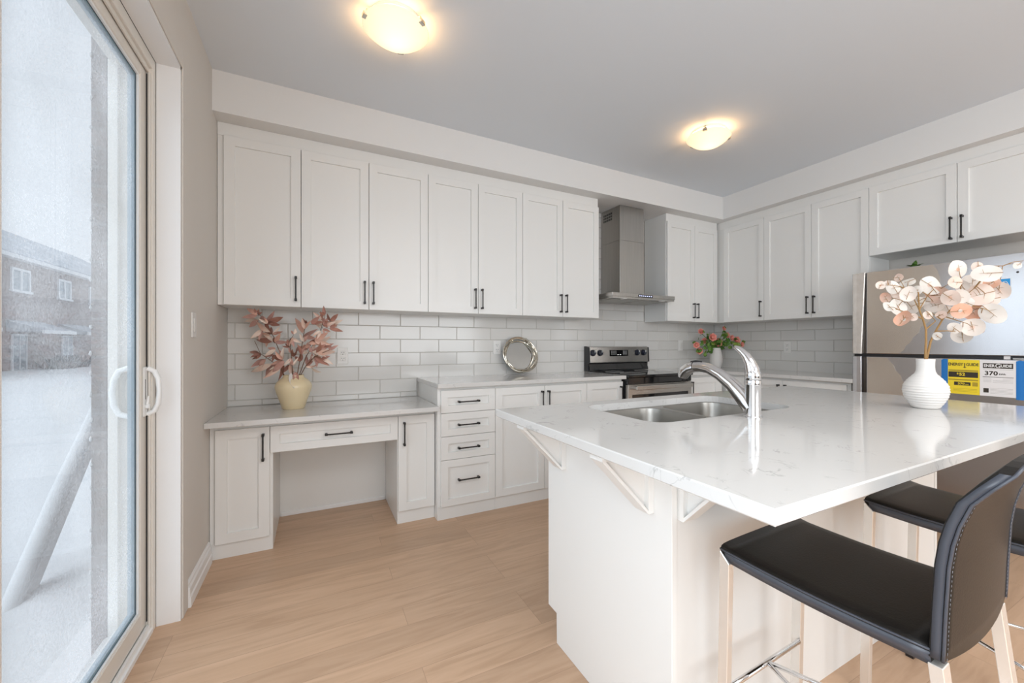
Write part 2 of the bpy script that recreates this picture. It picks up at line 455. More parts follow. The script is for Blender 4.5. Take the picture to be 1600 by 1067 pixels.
def text_mesh(s, size, mat4, bold=0.0, xs=1.0, align='LEFT'):
    """lettering as a bmesh placed by mat4 (local x right, y up, z out of the surface)"""
    cu = bpy.data.curves.new('lettering', 'FONT'); cu.body = s; cu.size = size; cu.align_x = align
    cu.extrude = 0.0003; cu.offset = bold; cu.resolution_u = 3
    ob = bpy.data.objects.new('lettering', cu); COL.objects.link(ob)
    bpy.context.view_layer.update()
    dg = bpy.context.evaluated_depsgraph_get()
    me = bpy.data.meshes.new_from_object(ob.evaluated_get(dg))
    bm = bmesh.new(); bm.from_mesh(me)
    bpy.data.objects.remove(ob); bpy.data.curves.remove(cu); bpy.data.meshes.remove(me)
    bmesh.ops.transform(bm, matrix=mat4 @ Matrix.Diagonal((xs, 1, 1, 1)), verts=bm.verts)
    return bm
def rrect(x0, x1, y0, y1, r, n=6):
    out = []
    for cx, cy, a in ((x1-r, y1-r, 0), (x0+r, y1-r, 90), (x0+r, y0+r, 180), (x1-r, y0+r, 270)):
        for k in range(n+1):
            t = math.radians(a+90*k/n); out.append((cx+r*math.cos(t), cy+r*math.sin(t)))
    return out
RUST = {'tall': ([[0.368, -0.264, 0.8], [0.327, -0.244, 0.979], [0.309, -0.24, 1.123], [0.273, -0.227, 1.225], [0.237, -0.214, 1.307], [0.184, -0.191, 1.382]], [[0.186, -0.21, 1.367, 0.173, -0.243, 1.411], [0.188, -0.2, 1.364, 0.197, -0.24, 1.405], [0.187, -0.222, 1.359, 0.102, -0.187, 1.342], [0.187, -0.163, 1.329, 0.103, -0.088, 1.323], [0.23, -0.196, 1.314, 0.281, -0.251, 1.388], [0.243, -0.218, 1.314, 0.329, -0.286, 1.346], [0.243, -0.242, 1.306, 0.196, -0.258, 1.334], [0.257, -0.245, 1.252, 0.175, -0.158, 1.322], [0.266, -0.207, 1.239, 0.208, -0.145, 1.278], [0.211, -0.182, 1.27, 0.146, -0.178, 1.211], [0.269, -0.244, 1.239, 0.31, -0.253, 1.29], [0.248, -0.204, 1.239, 0.156, -0.119, 1.226], [0.277, -0.207, 1.184, 0.299, -0.261, 1.222], [0.267, -0.221, 1.191, 0.174, -0.154, 1.205], [0.282, -0.236, 1.188, 0.315, -0.286, 1.245], [0.202, -0.202, 1.347, 0.224, -0.256, 1.311]]), 'low': ([[0.369, -0.265, 0.8], [0.333, -0.247, 0.979], [0.31, -0.264, 1.035], [0.277, -0.274, 1.063], [0.208, -0.266, 1.118], [0.179, -0.279, 1.197]], [[0.203, -0.212, 1.117, 0.135, -0.139, 1.126], [0.203, -0.237, 1.114, 0.152, -0.23, 1.094], [0.232, -0.222, 1.082, 0.147, -0.169, 1.031], [0.268, -0.237, 1.055, 0.143, -0.135, 0.999], [0.28, -0.28, 1.11, 0.227, -0.261, 1.097], [0.324, -0.29, 1.076, 0.253, -0.259, 1.117], [0.328, -0.323, 1.081, 0.336, -0.346, 1.158], [0.329, -0.276, 1.069, 0.219, -0.265, 0.964], [0.338, -0.334, 1.074, 0.272, -0.286, 1.004], [0.291, -0.308, 1.144, 0.231, -0.273, 1.104], [0.3, -0.279, 1.043, 0.254, -0.27, 1.017]]), 'mid': ([[0.384, -0.272, 0.8], [0.381, -0.273, 0.979], [0.376, -0.293, 1.069], [0.371, -0.313, 1.151], [0.366, -0.333, 1.204]], [[0.363, -0.272, 1.157, 0.323, -0.282, 1.164], [0.365, -0.314, 1.164, 0.385, -0.354, 1.224], [0.37, -0.297, 1.123, 0.36, -0.314, 1.157], [0.372, -0.328, 1.214, 0.431, -0.334, 1.184], [0.39, -0.343, 1.238, 0.4, -0.342, 1.275], [0.381, -0.281, 1.096, 0.38, -0.321, 1.147], [0.431, -0.366, 1.111, 0.409, -0.381, 1.177], [0.364, -0.274, 1.048, 0.381, -0.272, 0.958], [0.398, -0.322, 1.002, 0.413, -0.348, 0.939], [0.372, -0.324, 1.09, 0.33, -0.306, 1.043], [0.384, -0.333, 1.043, 0.413, -0.329, 1.096], [0.373, -0.287, 1.178, 0.349, -0.228, 1.212]]), 'upright': ([[0.391, -0.276, 0.8], [0.405, -0.286, 0.979], [0.421, -0.294, 1.082], [0.433, -0.3, 1.178], [0.448, -0.308, 1.28], [0.442, -0.305, 1.328]], [[0.435, -0.285, 1.246, 0.391, -0.215, 1.346], [0.448, -0.341, 1.272, 0.434, -0.355, 1.342], [0.438, -0.271, 1.226, 0.521, -0.287, 1.276], [0.436, -0.308, 1.116, 0.462, -0.277, 1.16], [0.429, -0.29, 1.164, 0.395, -0.239, 1.129], [0.454, -0.325, 1.307, 0.437, -0.348, 1.339], [0.442, -0.309, 1.191, 0.419, -0.333, 1.245], [0.424, -0.303, 1.068, 0.429, -0.259, 1.129], [0.433, -0.312, 1.143, 0.485, -0.389, 1.177]]), 'spread': ([[0.395, -0.278, 0.8], [0.417, -0.292, 0.979], [0.454, -0.34, 1.096], [0.502, -0.393, 1.184], [0.538, -0.44, 1.264], [0.549, -0.475, 1.322]], [[0.485, -0.462, 1.302, 0.531, -0.52, 1.345], [0.544, -0.448, 1.33, 0.494, -0.436, 1.372], [0.543, -0.48, 1.322, 0.557, -0.528, 1.336], [0.532, -0.417, 1.278, 0.538, -0.428, 1.358], [0.557, -0.499, 1.354, 0.551, -0.54, 1.406], [0.589, -0.519, 1.315, 0.628, -0.573, 1.358], [0.573, -0.465, 1.304, 0.656, -0.545, 1.325], [0.555, -0.494, 1.282, 0.624, -0.532, 1.315], [0.584, -0.493, 1.27, 0.66, -0.482, 1.255], [0.549, -0.483, 1.269, 0.59, -0.502, 1.25], [0.514, -0.409, 1.218, 0.526, -0.424, 1.264], [0.514, -0.384, 1.171, 0.592, -0.428, 1.225], [0.473, -0.416, 1.184, 0.532, -0.456, 1.21], [0.503, -0.448, 1.197, 0.578, -0.496, 1.25], [0.491, -0.412, 1.124, 0.502, -0.379, 1.184], [0.455, -0.359, 1.151, 0.49, -0.378, 1.184], [0.537, -0.48, 1.256, 0.491, -0.481, 1.223], [0.549, -0.484, 1.309, 0.572, -0.525, 1.275]]), 'right': ([[0.397, -0.279, 0.8], [0.424, -0.295, 0.979], [0.455, -0.351, 1.042], [0.502, -0.416, 1.097], [0.549, -0.48, 1.125], [0.583, -0.538, 1.142]], [[0.491, -0.441, 1.131, 0.609, -0.466, 1.181], [0.514, -0.457, 1.125, 0.614, -0.556, 1.132], [0.582, -0.445, 1.141, 0.633, -0.465, 1.171], [0.485, -0.376, 1.097, 0.532, -0.411, 1.057], [0.544, -0.411, 1.09, 0.607, -0.429, 1.049], [0.502, -0.401, 1.104, 0.586, -0.42, 1.042], [0.485, -0.39, 1.03, 0.54, -0.461, 1.006], [0.455, -0.395, 1.038, 0.514, -0.388, 1.043], [0.466, -0.356, 1.042, 0.454, -0.306, 1.109], [0.526, -0.458, 1.151, 0.567, -0.464, 1.177], [0.485, -0.381, 1.07, 0.49, -0.369, 1.123], [0.508, -0.405, 1.11, 0.55, -0.424, 1.157]])}
BLUSH = {'A': ([[2.721, -2.551, 1.12], [2.724, -2.552, 1.187], [2.724, -2.552, 1.237], [2.713, -2.546, 1.279], [2.7, -2.539, 1.317]], [[[2.713, -2.546, 1.279], [2.651, -2.531, 1.299], [2.577, -2.508, 1.318]], [[2.7, -2.539, 1.317], [2.769, -2.542, 1.379]], [[2.7, -2.539, 1.317], [2.694, -2.525, 1.36], [2.666, -2.499, 1.357]], [[2.7, -2.539, 1.317], [2.683, -2.542, 1.387], [2.644, -2.533, 1.394], [2.591, -2.516, 1.409], [2.532, -2.496, 1.414]], [[2.724, -2.552, 1.237], [2.745, -2.575, 1.27], [2.703, -2.564, 1.307]], [[2.681, -2.53, 1.359], [2.681, -2.507, 1.386]], [[2.729, -2.555, 1.375], [2.791, -2.554, 1.405]]], [[2.585, -2.454, 1.42, 0.0164, 0.69], [2.545, -2.494, 1.421, 0.0113, 0.92], [2.704, -2.47, 1.459, 0.0157, 0.07], [2.743, -2.488, 1.44, 0.0243, 0.96], [2.636, -2.479, 1.412, 0.0256, 0.04], [2.648, -2.449, 1.371, 0.0205, 0.13], [2.712, -2.472, 1.388, 0.0262, 0.67], [2.58, -2.546, 1.372, 0.0271, 0.17], [2.612, -2.472, 1.331, 0.02, 0.57], [2.665, -2.482, 1.328, 0.0323, 0.93], [2.594, -2.528, 1.273, 0.0288, 0.0], [2.746, -2.497, 1.335, 0.0261, 0.01], [2.806, -2.536, 1.425, 0.0371, 0.12], [2.824, -2.556, 1.381, 0.0351, 0.78], [2.83, -2.548, 1.341, 0.0297, 0.55], [2.792, -2.528, 1.36, 0.0167, 0.2], [2.72, -2.523, 1.4, 0.0175, 0.33], [2.767, -2.513, 1.356, 0.0205, 0.77], [2.724, -2.557, 1.296, 0.0151, 0.53], [2.592, -2.557, 1.283, 0.0138, 0.03]]), 'B': ([[2.726, -2.554, 1.12], [2.747, -2.559, 1.187], [2.776, -2.569, 1.238], [2.803, -2.577, 1.276], [2.823, -2.582, 1.297]], [[[2.762, -2.573, 1.229], [2.776, -2.602, 1.23], [2.776, -2.625, 1.226]], [[2.796, -2.59, 1.296], [2.837, -2.612, 1.346], [2.87, -2.63, 1.38], [2.899, -2.645, 1.405]], [[2.887, -2.638, 1.38], [2.839, -2.596, 1.394], [2.812, -2.565, 1.412]], [[2.796, -2.59, 1.288], [2.817, -2.635, 1.264]], [[2.84, -2.614, 1.363], [2.856, -2.639, 1.336], [2.886, -2.672, 1.32]], [[2.783, -2.583, 1.275], [2.784, -2.55, 1.307]], [[2.899, -2.645, 1.405], [2.911, -2.663, 1.437], [2.922, -2.68, 1.472]], [[2.851, -2.62, 1.384], [2.868, -2.612, 1.428], [2.893, -2.608, 1.46]], [[2.899, -2.645, 1.405], [2.984, -2.676, 1.499], [3.04, -2.691, 1.502], [3.097, -2.707, 1.521], [3.154, -2.723, 1.528]], [[2.837, -2.612, 1.346], [2.809, -2.586, 1.364], [2.797, -2.568, 1.369]]], [[2.859, -2.609, 1.485, 0.0319, 0.49], [2.983, -2.632, 1.505, 0.0193, 0.61], [2.759, -2.628, 1.422, 0.0245, 0.36], [2.945, -2.627, 1.44, 0.035, 0.52], [2.848, -2.696, 1.454, 0.038, 0.84], [3.029, -2.662, 1.433, 0.0259, 0.09], [2.93, -2.655, 1.38, 0.0416, 0.38], [3.048, -2.678, 1.402, 0.035, 0.31], [2.908, -2.692, 1.301, 0.0394, 0.49], [2.985, -2.616, 1.318, 0.0318, 0.1], [2.773, -2.639, 1.308, 0.0279, 0.62], [2.881, -2.574, 1.313, 0.0279, 0.51], [2.879, -2.645, 1.245, 0.033, 0.86], [2.966, -2.637, 1.243, 0.0251, 0.07], [2.93, -2.601, 1.213, 0.0327, 0.2], [2.791, -2.619, 1.24, 0.0205, 0.84], [2.752, -2.579, 1.208, 0.015, 0.8], [2.776, -2.632, 1.366, 0.028, 0.87], [2.749, -2.617, 1.362, 0.028, 0.15], [2.958, -2.677, 1.359, 0.027, 0.34], [2.785, -2.578, 1.296, 0.0163, 0.9], [2.896, -2.61, 1.417, 0.022, 0.01], [2.836, -2.642, 1.343, 0.0213, 0.54], [3.056, -2.73, 1.501, 0.0137, 0.72]])}
# ------------------------------------------------------------------ room constants (metres)
W = 4.678            # right wall
YR = -7.0            # rear wall, behind the camera
HC = 2.7077          # ceiling
HS = 2.4776          # underside of the dropped soffits
SD = 0.4379          # depth of the back soffit
XS = 4.2595          # face of the right soffit
DY0, DY1, DZ = -2.87, -1.032, 2.357   # opening of the sliding door in the left wall
ZC, ZD = 0.9157, 0.7686               # worktop and desk heights
ZU, ZT = 1.4083, 2.399                # upper cabinets
TB = 0.009                            # tile thickness: furniture backs start here

# ------------------------------------------------------------------ shell
struct('floor', MB().box(-0.085, W+0.1, YR-0.1, 0.1, -0.12, 0.0), 'floor')
struct('ceiling', MB().box(-0.3, W+0.1, YR-0.1, 0.1, HC, HC+0.12), 'ceiling')
struct('wall_back', MB().box(-0.1, W+0.1, 0.0, 0.12, 0, HC), 'wall')
struct('wall_right', MB().box(W, W+0.12, YR, 0.0, 0, HC), 'wall')
b = MB()
b.box(-0.075, 0, DY1, 0.0, 0, HC)
b.box(-0.075, 0, YR, DY0, 0, 0.35); b.box(-0.075, 0, YR, -5.05, 0.35, 2.4); b.box(-0.075, 0, -3.02, DY0, 0.35, 2.4)
b.box(-0.075, 0, YR, DY0, 2.4, HC)
b.box(-0.075, 0, DY0, DY1, DZ, HC)
struct('wall_left', b, 'wall')
b = MB()
b.box(0, W, YR-0.12, YR, 0, 0.4); b.box(0, W, YR-0.12, YR, 2.45, HC)
b.box(0, 0.9, YR-0.12, YR, 0.4, 2.45); b.box(4.3, W, YR-0.12, YR, 0.4, 2.45)
struct('wall_rear', b, 'wall')
for nm, (x0, x1, y0, y1, z0, z1, ax) in {'added_window_1': (0.9, 4.3, YR-0.08, YR-0.02, 0.4, 2.45, 'y'), 'added_window_2': (-0.07, -0.01, -5.05, -3.02, 0.35, 2.4, 'x')}.items():  # unseen windows, added as openings to go with the fill lamps
    b = MB(); t = 0.06
    if ax == 'y':
        b.box(x0, x1, y0, y1, z0, z0+t); b.box(x0, x1, y0, y1, z1-t, z1)
        for k in range(4):
            c = x0+t/2+(x1-x0-t)*k/3; b.box(c-t/2, c+t/2, y0, y1, z0+t, z1-t)
        p = MB().box(x0+t, x1-t, (y0+y1)/2-0.003, (y0+y1)/2+0.003, z0+t, z1-t)
    else:
        b.box(x0, x1, y0, y1, z0, z0+t); b.box(x0, x1, y0, y1, z1-t, z1)
        for k in range(3):
            c = y0+t/2+(y1-y0-t)*k/2; b.box(x0, x1, c-t/2, c+t/2, z0+t, z1-t)
        p = MB().box((x0+x1)/2-0.003, (x0+x1)/2+0.003, y0+t, y1-t, z0+t, z1-t)
    o = struct(nm, b, 'vinylwhite'); obj('window_pane', p, 'glass', o)

struct('soffit', MB().box(0, W, -SD, 0, HS, HC), 'soffit')
struct('soffit.001', MB().box(XS, W, YR, -SD, HS, HC), 'soffit')

# baseboards with a stepped profile
def board(name, x0, x1, y0, y1, face):
    b = MB()
    prof = [(0, 0), (0.017, 0), (0.017, 0.045), (0.013, 0.052), (0.013, 0.085), (0.008, 0.094), (0.008, 0.105), (0.003, 0.115), (0, 0.115)]
    if face == 'x': b.prism([(x0+p[0], p[1]) for p in prof], y0, y1, 'y')
    else: b.prism([(y0-p[0], p[1]) for p in prof], x0, x1, 'x')
    return struct(name, b, 'trim')
board('baseboard_left', 0, 0, DY1+0.079, -0.527, 'x')
board('baseboard_left.001', 0, 0, YR, DY0-0.079, 'x')
bb = MB().box(0.30, 0.972, -0.016, -0.001, 0.0, 0.026, 0.002)
struct('baseboard_back', bb, 'trim')

# ------------------------------------------------------------------ sliding door in the left wall
b = MB()   # drywall return lined in white, flat casing on the wall face
b.box(-0.078, 0.001, DY1-0.012, DY1, 0, DZ); b.box(-0.078, 0.001, DY0, DY0+0.012, 0, DZ); b.box(-0.078, 0.001, DY0, DY1, DZ-0.012, DZ)
struct('trim_1', b, 'trim')
b = MB()
b.box(0.0, 0.007, DY1, DY1+0.078, 0, DZ+0.078, 0.002); b.box(0.0, 0.007, DY0-0.078, DY0, 0, DZ+0.078, 0.002); b.box(0.0, 0.007, DY0, DY1, DZ, DZ+0.078, 0.002)
struct('trim_2', b, 'wall')
door = thing('door_1', (-0.13, -1.95, 0.0), 'white framed sliding glass patio door', 'door'); tag(door, kind='structure')
b = MB()
y0, y1 = DY0+0.0125, DY1-0.0125
z1 = DZ-0.0125
for (ya, yb) in ((y1-0.033, y1), (y0, y0+0.033)):
    b.box(-0.215, -0.079, ya, yb, 0.0, z1, 0.002)
b.box(-0.215, -0.079, y0+0.033, y1-0.033, z1-0.045, z1, 0.002)
for xx in (-0.09, -0.130, -0.172): b.box(xx-0.006, xx, y0+0.033, y1-0.033, z1-0.065, z1-0.045)
for xx, yy in ((-0.085, 0.010), (-0.135, 0.016), (-0.18, 0.02)): b.box(xx-0.006, xx, y1-0.033-yy, y1-0.033, 0.02, z1-0.065)
obj('door_frame', b, 'vinyl', door)
b = MB(); b.box(-0.0998, -0.0965, y1-0.0365, y1-0.0332, 0.05, z1-0.07); b.box(-0.0998, -0.0965, -1.9, y1-0.0365, z1-0.0485, z1-0.0455)
obj('weather_seal', b, 'slot', door)
b = MB()
b.prism([(-0.079, 0.0), (-0.079, 0.018), (-0.086, 0.020), (-0.088, 0.036), (-0.098, 0.036), (-0.100, 0.026), (-0.134, 0.026), (-0.136, 0.045), (-0.145, 0.045), (-0.147, 0.03), (-0.176, 0.03), (-0.178, 0.05), (-0.190, 0.05), (-0.192, 0.03), (-0.225, 0.02), (-0.225, 0.0)], y0+0.033, y1-0.033, 'y')
obj('sill_track', b, 'vinylwhite', door)
def sash(name, ya, yb, xin, xout, st, zb, zt_, rail_b, rail_t, glassx):
    b = MB()
    b.box(xout, xin, ya, ya+st, zb, zt_, 0.003); b.box(xout, xin, yb-st, yb, zb, zt_, 0.003)
    b.box(xout, xin, ya+st, yb-st, zb, zb+rail_b, 0.002); b.box(xout, xin, ya+st, yb-st, zt_-rail_t, zt_, 0.002)
    p = obj(name, b, 'vinyl', door)
    g0, g1, h0, h1 = ya+st, yb-st, zb+rail_b, zt_-rail_t
    w = MB(); k = 0.009      # white glazing bead
    for (a, c, e, f) in ((g0, g0+k, h0, h1), (g1-k, g1, h0, h1), (g0+k, g1-k, h0, h0+k), (g0+k, g1-k, h1-k, h1)): w.box(glassx+0.006, xin-0.004, a, c, e, f)
    obj('glazing_bead', w, 'vinylwhite', p)
    w = MB(); k = 0.021      # spacer bar between the panes
    for (a, c, e, f) in ((g0, g0+k, h0, h1), (g1-k, g1, h0, h1), (g0+k, g1-k, h0, h0+k), (g0+k, g1-k, h1-k, h1)): w.box(glassx-0.016, glassx+0.003, a, c, e, f)
    obj('spacer_bar', w, 'spacer', p)
    obj('glass_pane', MB().box(glassx-0.004, glassx+0.004, g0+k, g1-k, h0+k, h1-k), 'glass', p)
    return p
active = sash('sliding_sash', -2.011, y1-0.026, -0.100, -0.134, 0.066, 0.038, z1-0.047, 0.075, 0.058, -0.117)
sash('fixed_sash', y0+0.034, -1.915, -0.145, -0.176, 0.066, 0.046, z1-0.047, 0.075, 0.058, -0.160)
# pull handle with lock lever on the inside, D handle on the outside
ys = y1-0.026-0.030
b = MB()
b.box(-0.100, -0.094, ys-0.021, ys+0.021, 0.885, 1.085, 0.003)
b.tube([(-0.094, ys+0.012, 0.892), (-0.072, ys+0.014, 0.905), (-0.060, ys+0.012, 0.935), (-0.056, ys+0.008, 0.985), (-0.060, ys+0.012, 1.035), (-0.072, ys+0.014, 1.065), (-0.094, ys+0.012, 1.078)], [0.010, 0.010, 0.009, 0.008, 0.009, 0.010, 0.010], 10)
h = obj('pull_handle', b, 'vinylwhite', door)
b = MB().box(-0.0945, -0.0935, ys-0.010, ys-0.005, 0.955, 1.035)
obj('lock_slot', b, 'slot', h)
b = MB().box(-0.094, -0.080, ys-0.016, ys-0.002, 0.918, 0.935, 0.003); b.tube([(-0.088, ys-0.007, 0.935), (-0.085, ys-0.007, 0.968)], [0.005, 0.003], 8)
obj('lock_lever', b, 'vinylwhite', h)
b = MB()
b.tube([(-0.134, ys, 0.885), (-0.175, ys, 0.90), (-0.190, ys, 0.935), (-0.195, ys, 0.985), (-0.190, ys, 1.035), (-0.175, ys, 1.07), (-0.134, ys, 1.085)], [0.012, 0.011, 0.010, 0.010, 0.010, 0.011, 0.012], 10)
obj('pull_handle', b, 'vinylwhite', door)
# brick reveal outside, seen through the glass
b = MB()
b.box(-0.270, -0.226, DY1-0.02, 0.6, -0.4, 3.0); b.box(-0.270, -0.226, -7.2, DY0+0.02, -0.4, 0.3)
b.box(-0.270, -0.226, -7.2, -5.1, 0.3, 2.5); b.box(-0.270, -0.226, -3.0, DY0+0.02, 0.3, 2.5); b.box(-0.270, -0.226, -7.2, 0.6, 2.5, 3.0); b.box(-0.270, -0.226, DY0+0.02, DY1-0.02, 2.44, 2.5)
struct('wall_exterior', b, 'brick')
b = MB(); random.seed(12)
for k in range(26):
    z = 0.1+k*0.088+random.uniform(-0.02, 0.02)
    b.lathe([(0, -0.008), (random.uniform(0.003, 0.006), -0.002), (random.uniform(0.002, 0.006), 0.008), (0, random.uniform(0.01, 0.02))], (-0.2705+random.uniform(-0.002, 0.001), DY1-0.021, z), 8)
tag(obj('clinging_snow', b, 'snow'), 'dabs of snow stuck along the brick edge outside the glass door', 'snow', None, 'stuff')

# ------------------------------------------------------------------ tiles
def clip_tiles(mb, plane, rows, u0, u1, z0, z1, pitch, off, gap=0.0019):
    rnd = random.Random(5)
    for j in rows:
        za, zb = 1.316+0.1016*j, 1.316+0.1016*(j+1)
        o = off if j % 2 == 0 else off-pitch/2
        k0 = int(math.floor((u0-o)/pitch))-1
        for k in range(k0, k0+int((u1-u0)/pitch)+4):
            a, c = max(o+k*pitch, u0), min(o+(k+1)*pitch, u1); e, f = max(za, z0), min(zb, z1)
            if c-a < 0.012 or f-e < 0.012: continue
            a += gap/2; c -= gap/2; e += gap/2; f -= gap/2
            t0, t1, bv = 0.0042, 0.0085, 0.0027
            d = [rnd.uniform(-0.0003, 0.0003) for _ in range(4)]
            Q = [(a, e), (c, e), (c, f), (a, f)]; q = [(a+bv, e+bv), (c-bv, e+bv), (c-bv, f-bv), (a+bv, f-bv)]
            def P(p, h): return (p[0], -h, p[1]) if plane == 'back' else (W-h, p[0], p[1])
            V = [mb.bm.verts.new(P(p, t0)) for p in Q]; v = [mb.bm.verts.new(P(p, t1+d[i])) for i, p in enumerate(q)]
            fs = [v[::1]]+[[V[i], V[(i+1) % 4], v[(i+1) % 4], v[i]] for i in range(4)]
            for g in fs: mb.bm.faces.new(g if plane == 'back' else g[::-1])
g = MB()
g.box(0, 1.2145, -0.005, 0, ZD-0.02, 1.43); g.box(1.2145, W, -0.005, 0, ZC-0.02, 1.43); g.box(2.745, 3.58, -0.005, 0, 1.43, HS)
wt = struct('wall_tile', g, 'grout')
t = MB()
clip_tiles(t, 'back', (-6, -5), 0.001, 1.2145, ZD+0.001, 1.0, 0.299, 0.191)
clip_tiles(t, 'back', (-4, -3, -2, -1, 0), 0.001, W-0.009, ZC-0.01, 1.5, 0.299, 0.191)
clip_tiles(t, 'back', range(1, 13), 2.75, 3.575, 1.4, HS, 0.299, 0.191)
obj('tile_surface', t, 'tile', wt)
g = MB(); g.box(W-0.005, W, -1.74, -0.005, ZC-0.02, 1.43)
wt2 = struct('wall_tile.001', g, 'grout')
t = MB()
clip_tiles(t, 'right', (-4, -3, -2, -1, 0), -1.74, -0.009, ZC-0.01, 1.43, 0.32, -0.635)
obj('tile_surface', t, 'tile', wt2)

# ------------------------------------------------------------------ outlets and switches
def plate(name, p, face, label, cat, kind):
    """wall plate: face 'b' back wall, 'r' right wall, 'l' left wall; p = (along, z)"""
    if face == 'b': R = Matrix.Translation((p[0], -0.0095, p[1])) @ Matrix.Rotation(PI/2, 4, 'X')
    elif face == 'r': R = Matrix.Translation((W-0.0095, p[0], p[1])) @ Matrix.Rotation(-PI/2, 4, 'Z') @ Matrix.Rotation(PI/2, 4, 'X')
    else: R = Matrix.Translation((0.0005, p[0], p[1])) @ Matrix.Rotation(PI/2, 4, 'Z') @ Matrix.Rotation(PI/2, 4, 'X')
    loc = R.to_translation()
    r = thing(name, loc, label, cat)
    obj('cover_plate', MB().box(-0.036, 0.036, -0.058, 0.058, 0.0, 0.006, 0.002, 1, R), 'whitegloss', r)
    if kind == 'outlet':
        for s in (-1, 1):
            f = MB().box(-0.017, 0.017, s*0.021-0.015, s*0.021+0.015, 0.0062, 0.0080, 0.003, 1, R)
            f = obj('receptacle', f, 'whitegloss', r)
            q = MB()
            for dx in (-0.007, 0.007): q.box(dx-0.0015, dx+0.0015, s*0.021-0.001, s*0.021+0.008, 0.0079, 0.0086, 0, 1, R)
            q.box(-0.0025, 0.0025, s*0.021-0.011, s*0.021-0.006, 0.0079, 0.0086, 0, 1, R)
            obj('socket_slot', q, 'slot', f)
    else:
        obj('rocker', MB().box(-0.016, 0.016, -0.033, 0.033, 0.0062, 0.0095, 0.002, 1, R), 'whitegloss', r)
    return r
plate('wall_outlet', (0.683, 1.092), 'b', 'white duplex outlet on the tiles behind the rust leaf branches', 'outlet', 'outlet')
plate('wall_outlet', (1.893, 1.148), 'b', 'white duplex outlet on the tiles beside the round silver tray', 'outlet', 'outlet')
plate('wall_outlet', (-0.862, 1.147), 'r', 'white duplex outlet on the tiles between flowers and fridge', 'outlet', 'outlet')
plate('wall_switch', (4.113, 1.163), 'b', 'white rocker switch on the tiles right of the range', 'switch', 'switch')
plate('wall_switch', (-0.845, 1.265), 'l', 'white light switch on the bare wall beside the sliding door', 'switch', 'switch')

# ------------------------------------------------------------------ cabinet parts
def shaker(u0, u1, z0, z1, plane, face, th=0.019, rail=0.053, rec=0.013):
    """one door or drawer front: flat frame round a recessed panel. plane = depth of its visible face"""
    t = bmesh.new()
    def P(u, d, z):          # d = distance behind the visible face
        if face == 'back': return (u, plane+d, z)
        return (plane+d, u, z)
    e = 0.0012
    loops = [[(u0, th, z0), (u1, th, z0), (u1, th, z1), (u0, th, z1)],
             [(u0, e, z0), (u1, e, z0), (u1, e, z1), (u0, e, z1)],
             [(u0+e, 0, z0+e), (u1-e, 0, z0+e), (u1-e, 0, z1-e), (u0+e, 0, z1-e)],
             [(u0+rail, 0, z0+rail), (u1-rail, 0, z0+rail), (u1-rail, 0, z1-rail), (u0+rail, 0, z1-rail)],
             [(u0+rail+0.0012, rec, z0+rail+0.0012), (u1-rail-0.0012, rec, z0+rail+0.0012), (u1-rail-0.0012, rec, z1-rail-0.0012), (u0+rail+0.0012, rec, z1-rail-0.0012)]]
    L = [[t.verts.new(P(*p)) for p in l] for l in loops]
    for A, B in zip(L[:-1], L[1:]):
        for i in range(4): t.faces.new([A[i], A[(i+1) % 4], B[(i+1) % 4], B[i]])
    t.faces.new(L[0]); t.faces.new(L[-1])
    m = MB(); m._add(t); return m
def pull(u, z, plane, face, vert, L=0.152):
    """black square bar pull standing off the front on two square feet"""
    m = MB(); h = L/2
    for (a0, a1, d0, d1, w) in ((-h, h, 0.024, 0.031, 0.0042), (-h, -h+0.013, 0.0, 0.026, 0.0065), (h-0.013, h, 0.0, 0.026, 0.0065), (-h-0.001, -h+0.015, 0.022, 0.0325, 0.0062), (h-0.015, h+0.001, 0.022, 0.0325, 0.0062)):
        uu, zz = ((u-w, u+w), (z+a0, z+a1)) if vert else ((u+a0, u+a1), (z-w, z+w))
        if face == 'back': m.box(uu[0], uu[1], plane-d1, plane-d0, zz[0], zz[1], 0.0012)
        else: m.box(plane-d1, plane-d0, uu[0], uu[1], zz[0], zz[1], 0.0012)
    return m
def front(par, nm, u0, u1, z0, z1, plane, face, hu, hz, vert, rail=0.053):
    d = obj(nm, shaker(u0+0.0017, u1-0.0017, z0, z1, plane, face, rail=rail), 'cabinet', par)
    if hu is not None: obj('bar_handle', pull(hu, hz, plane, face, vert), 'black', d)
    return d

# ------------------------------------------------------------------ upper cabinets on the back wall
YD = -0.3287
HZU = 1.521
def upper_back(x0, x1, doors, label, group='upper cabinets on the tiled back wall', left=None, right=None, zb=ZU):
    c = thing('upper_cabinet', ((x0+x1)/2, -TB, zb), label, 'cabinet', group)
    obj('carcass', MB().box(x0+0.0005, x1-0.0005, YD+0.0195, -TB-0.001, zb, HS-0.001, 0.0008), 'cabinet', c)
    for (a, d, side) in doors:
        hu = (d-0.0275) if side == 'r' else (a+0.0275)
        front(c, 'cabinet_door', a, d, zb+0.001, ZT, YD, 'back', hu, HZU, True)
    return c
upper_back(0.0015, 0.4274, [(0.0319, 0.4274, 'r')], 'single-door white upper cabinet beside the left wall above the rust leaves')
upper_back(0.4274, 1.225, [(0.4274, 0.8261, 'r'), (0.8261, 1.225, 'l')], 'double-door white upper cabinet second from the left wall')
upper_back(1.225, 1.9841, [(1.225, 1.605, 'r'), (1.605, 1.9841, 'l')], 'double-door white upper cabinet straight above the counter end and round tray')
upper_back(1.9841, 2.7445, [(1.9841, 2.3664, 'r'), (2.3664, 2.7453, 'l')], 'double-door white upper cabinet directly left of the range hood')
upper_back(3.5797, 4.329, [(3.583, 3.9717, 'r'), (3.9717, 4.318, 'l')], 'double-door white upper cabinet in the corner right of the range hood')

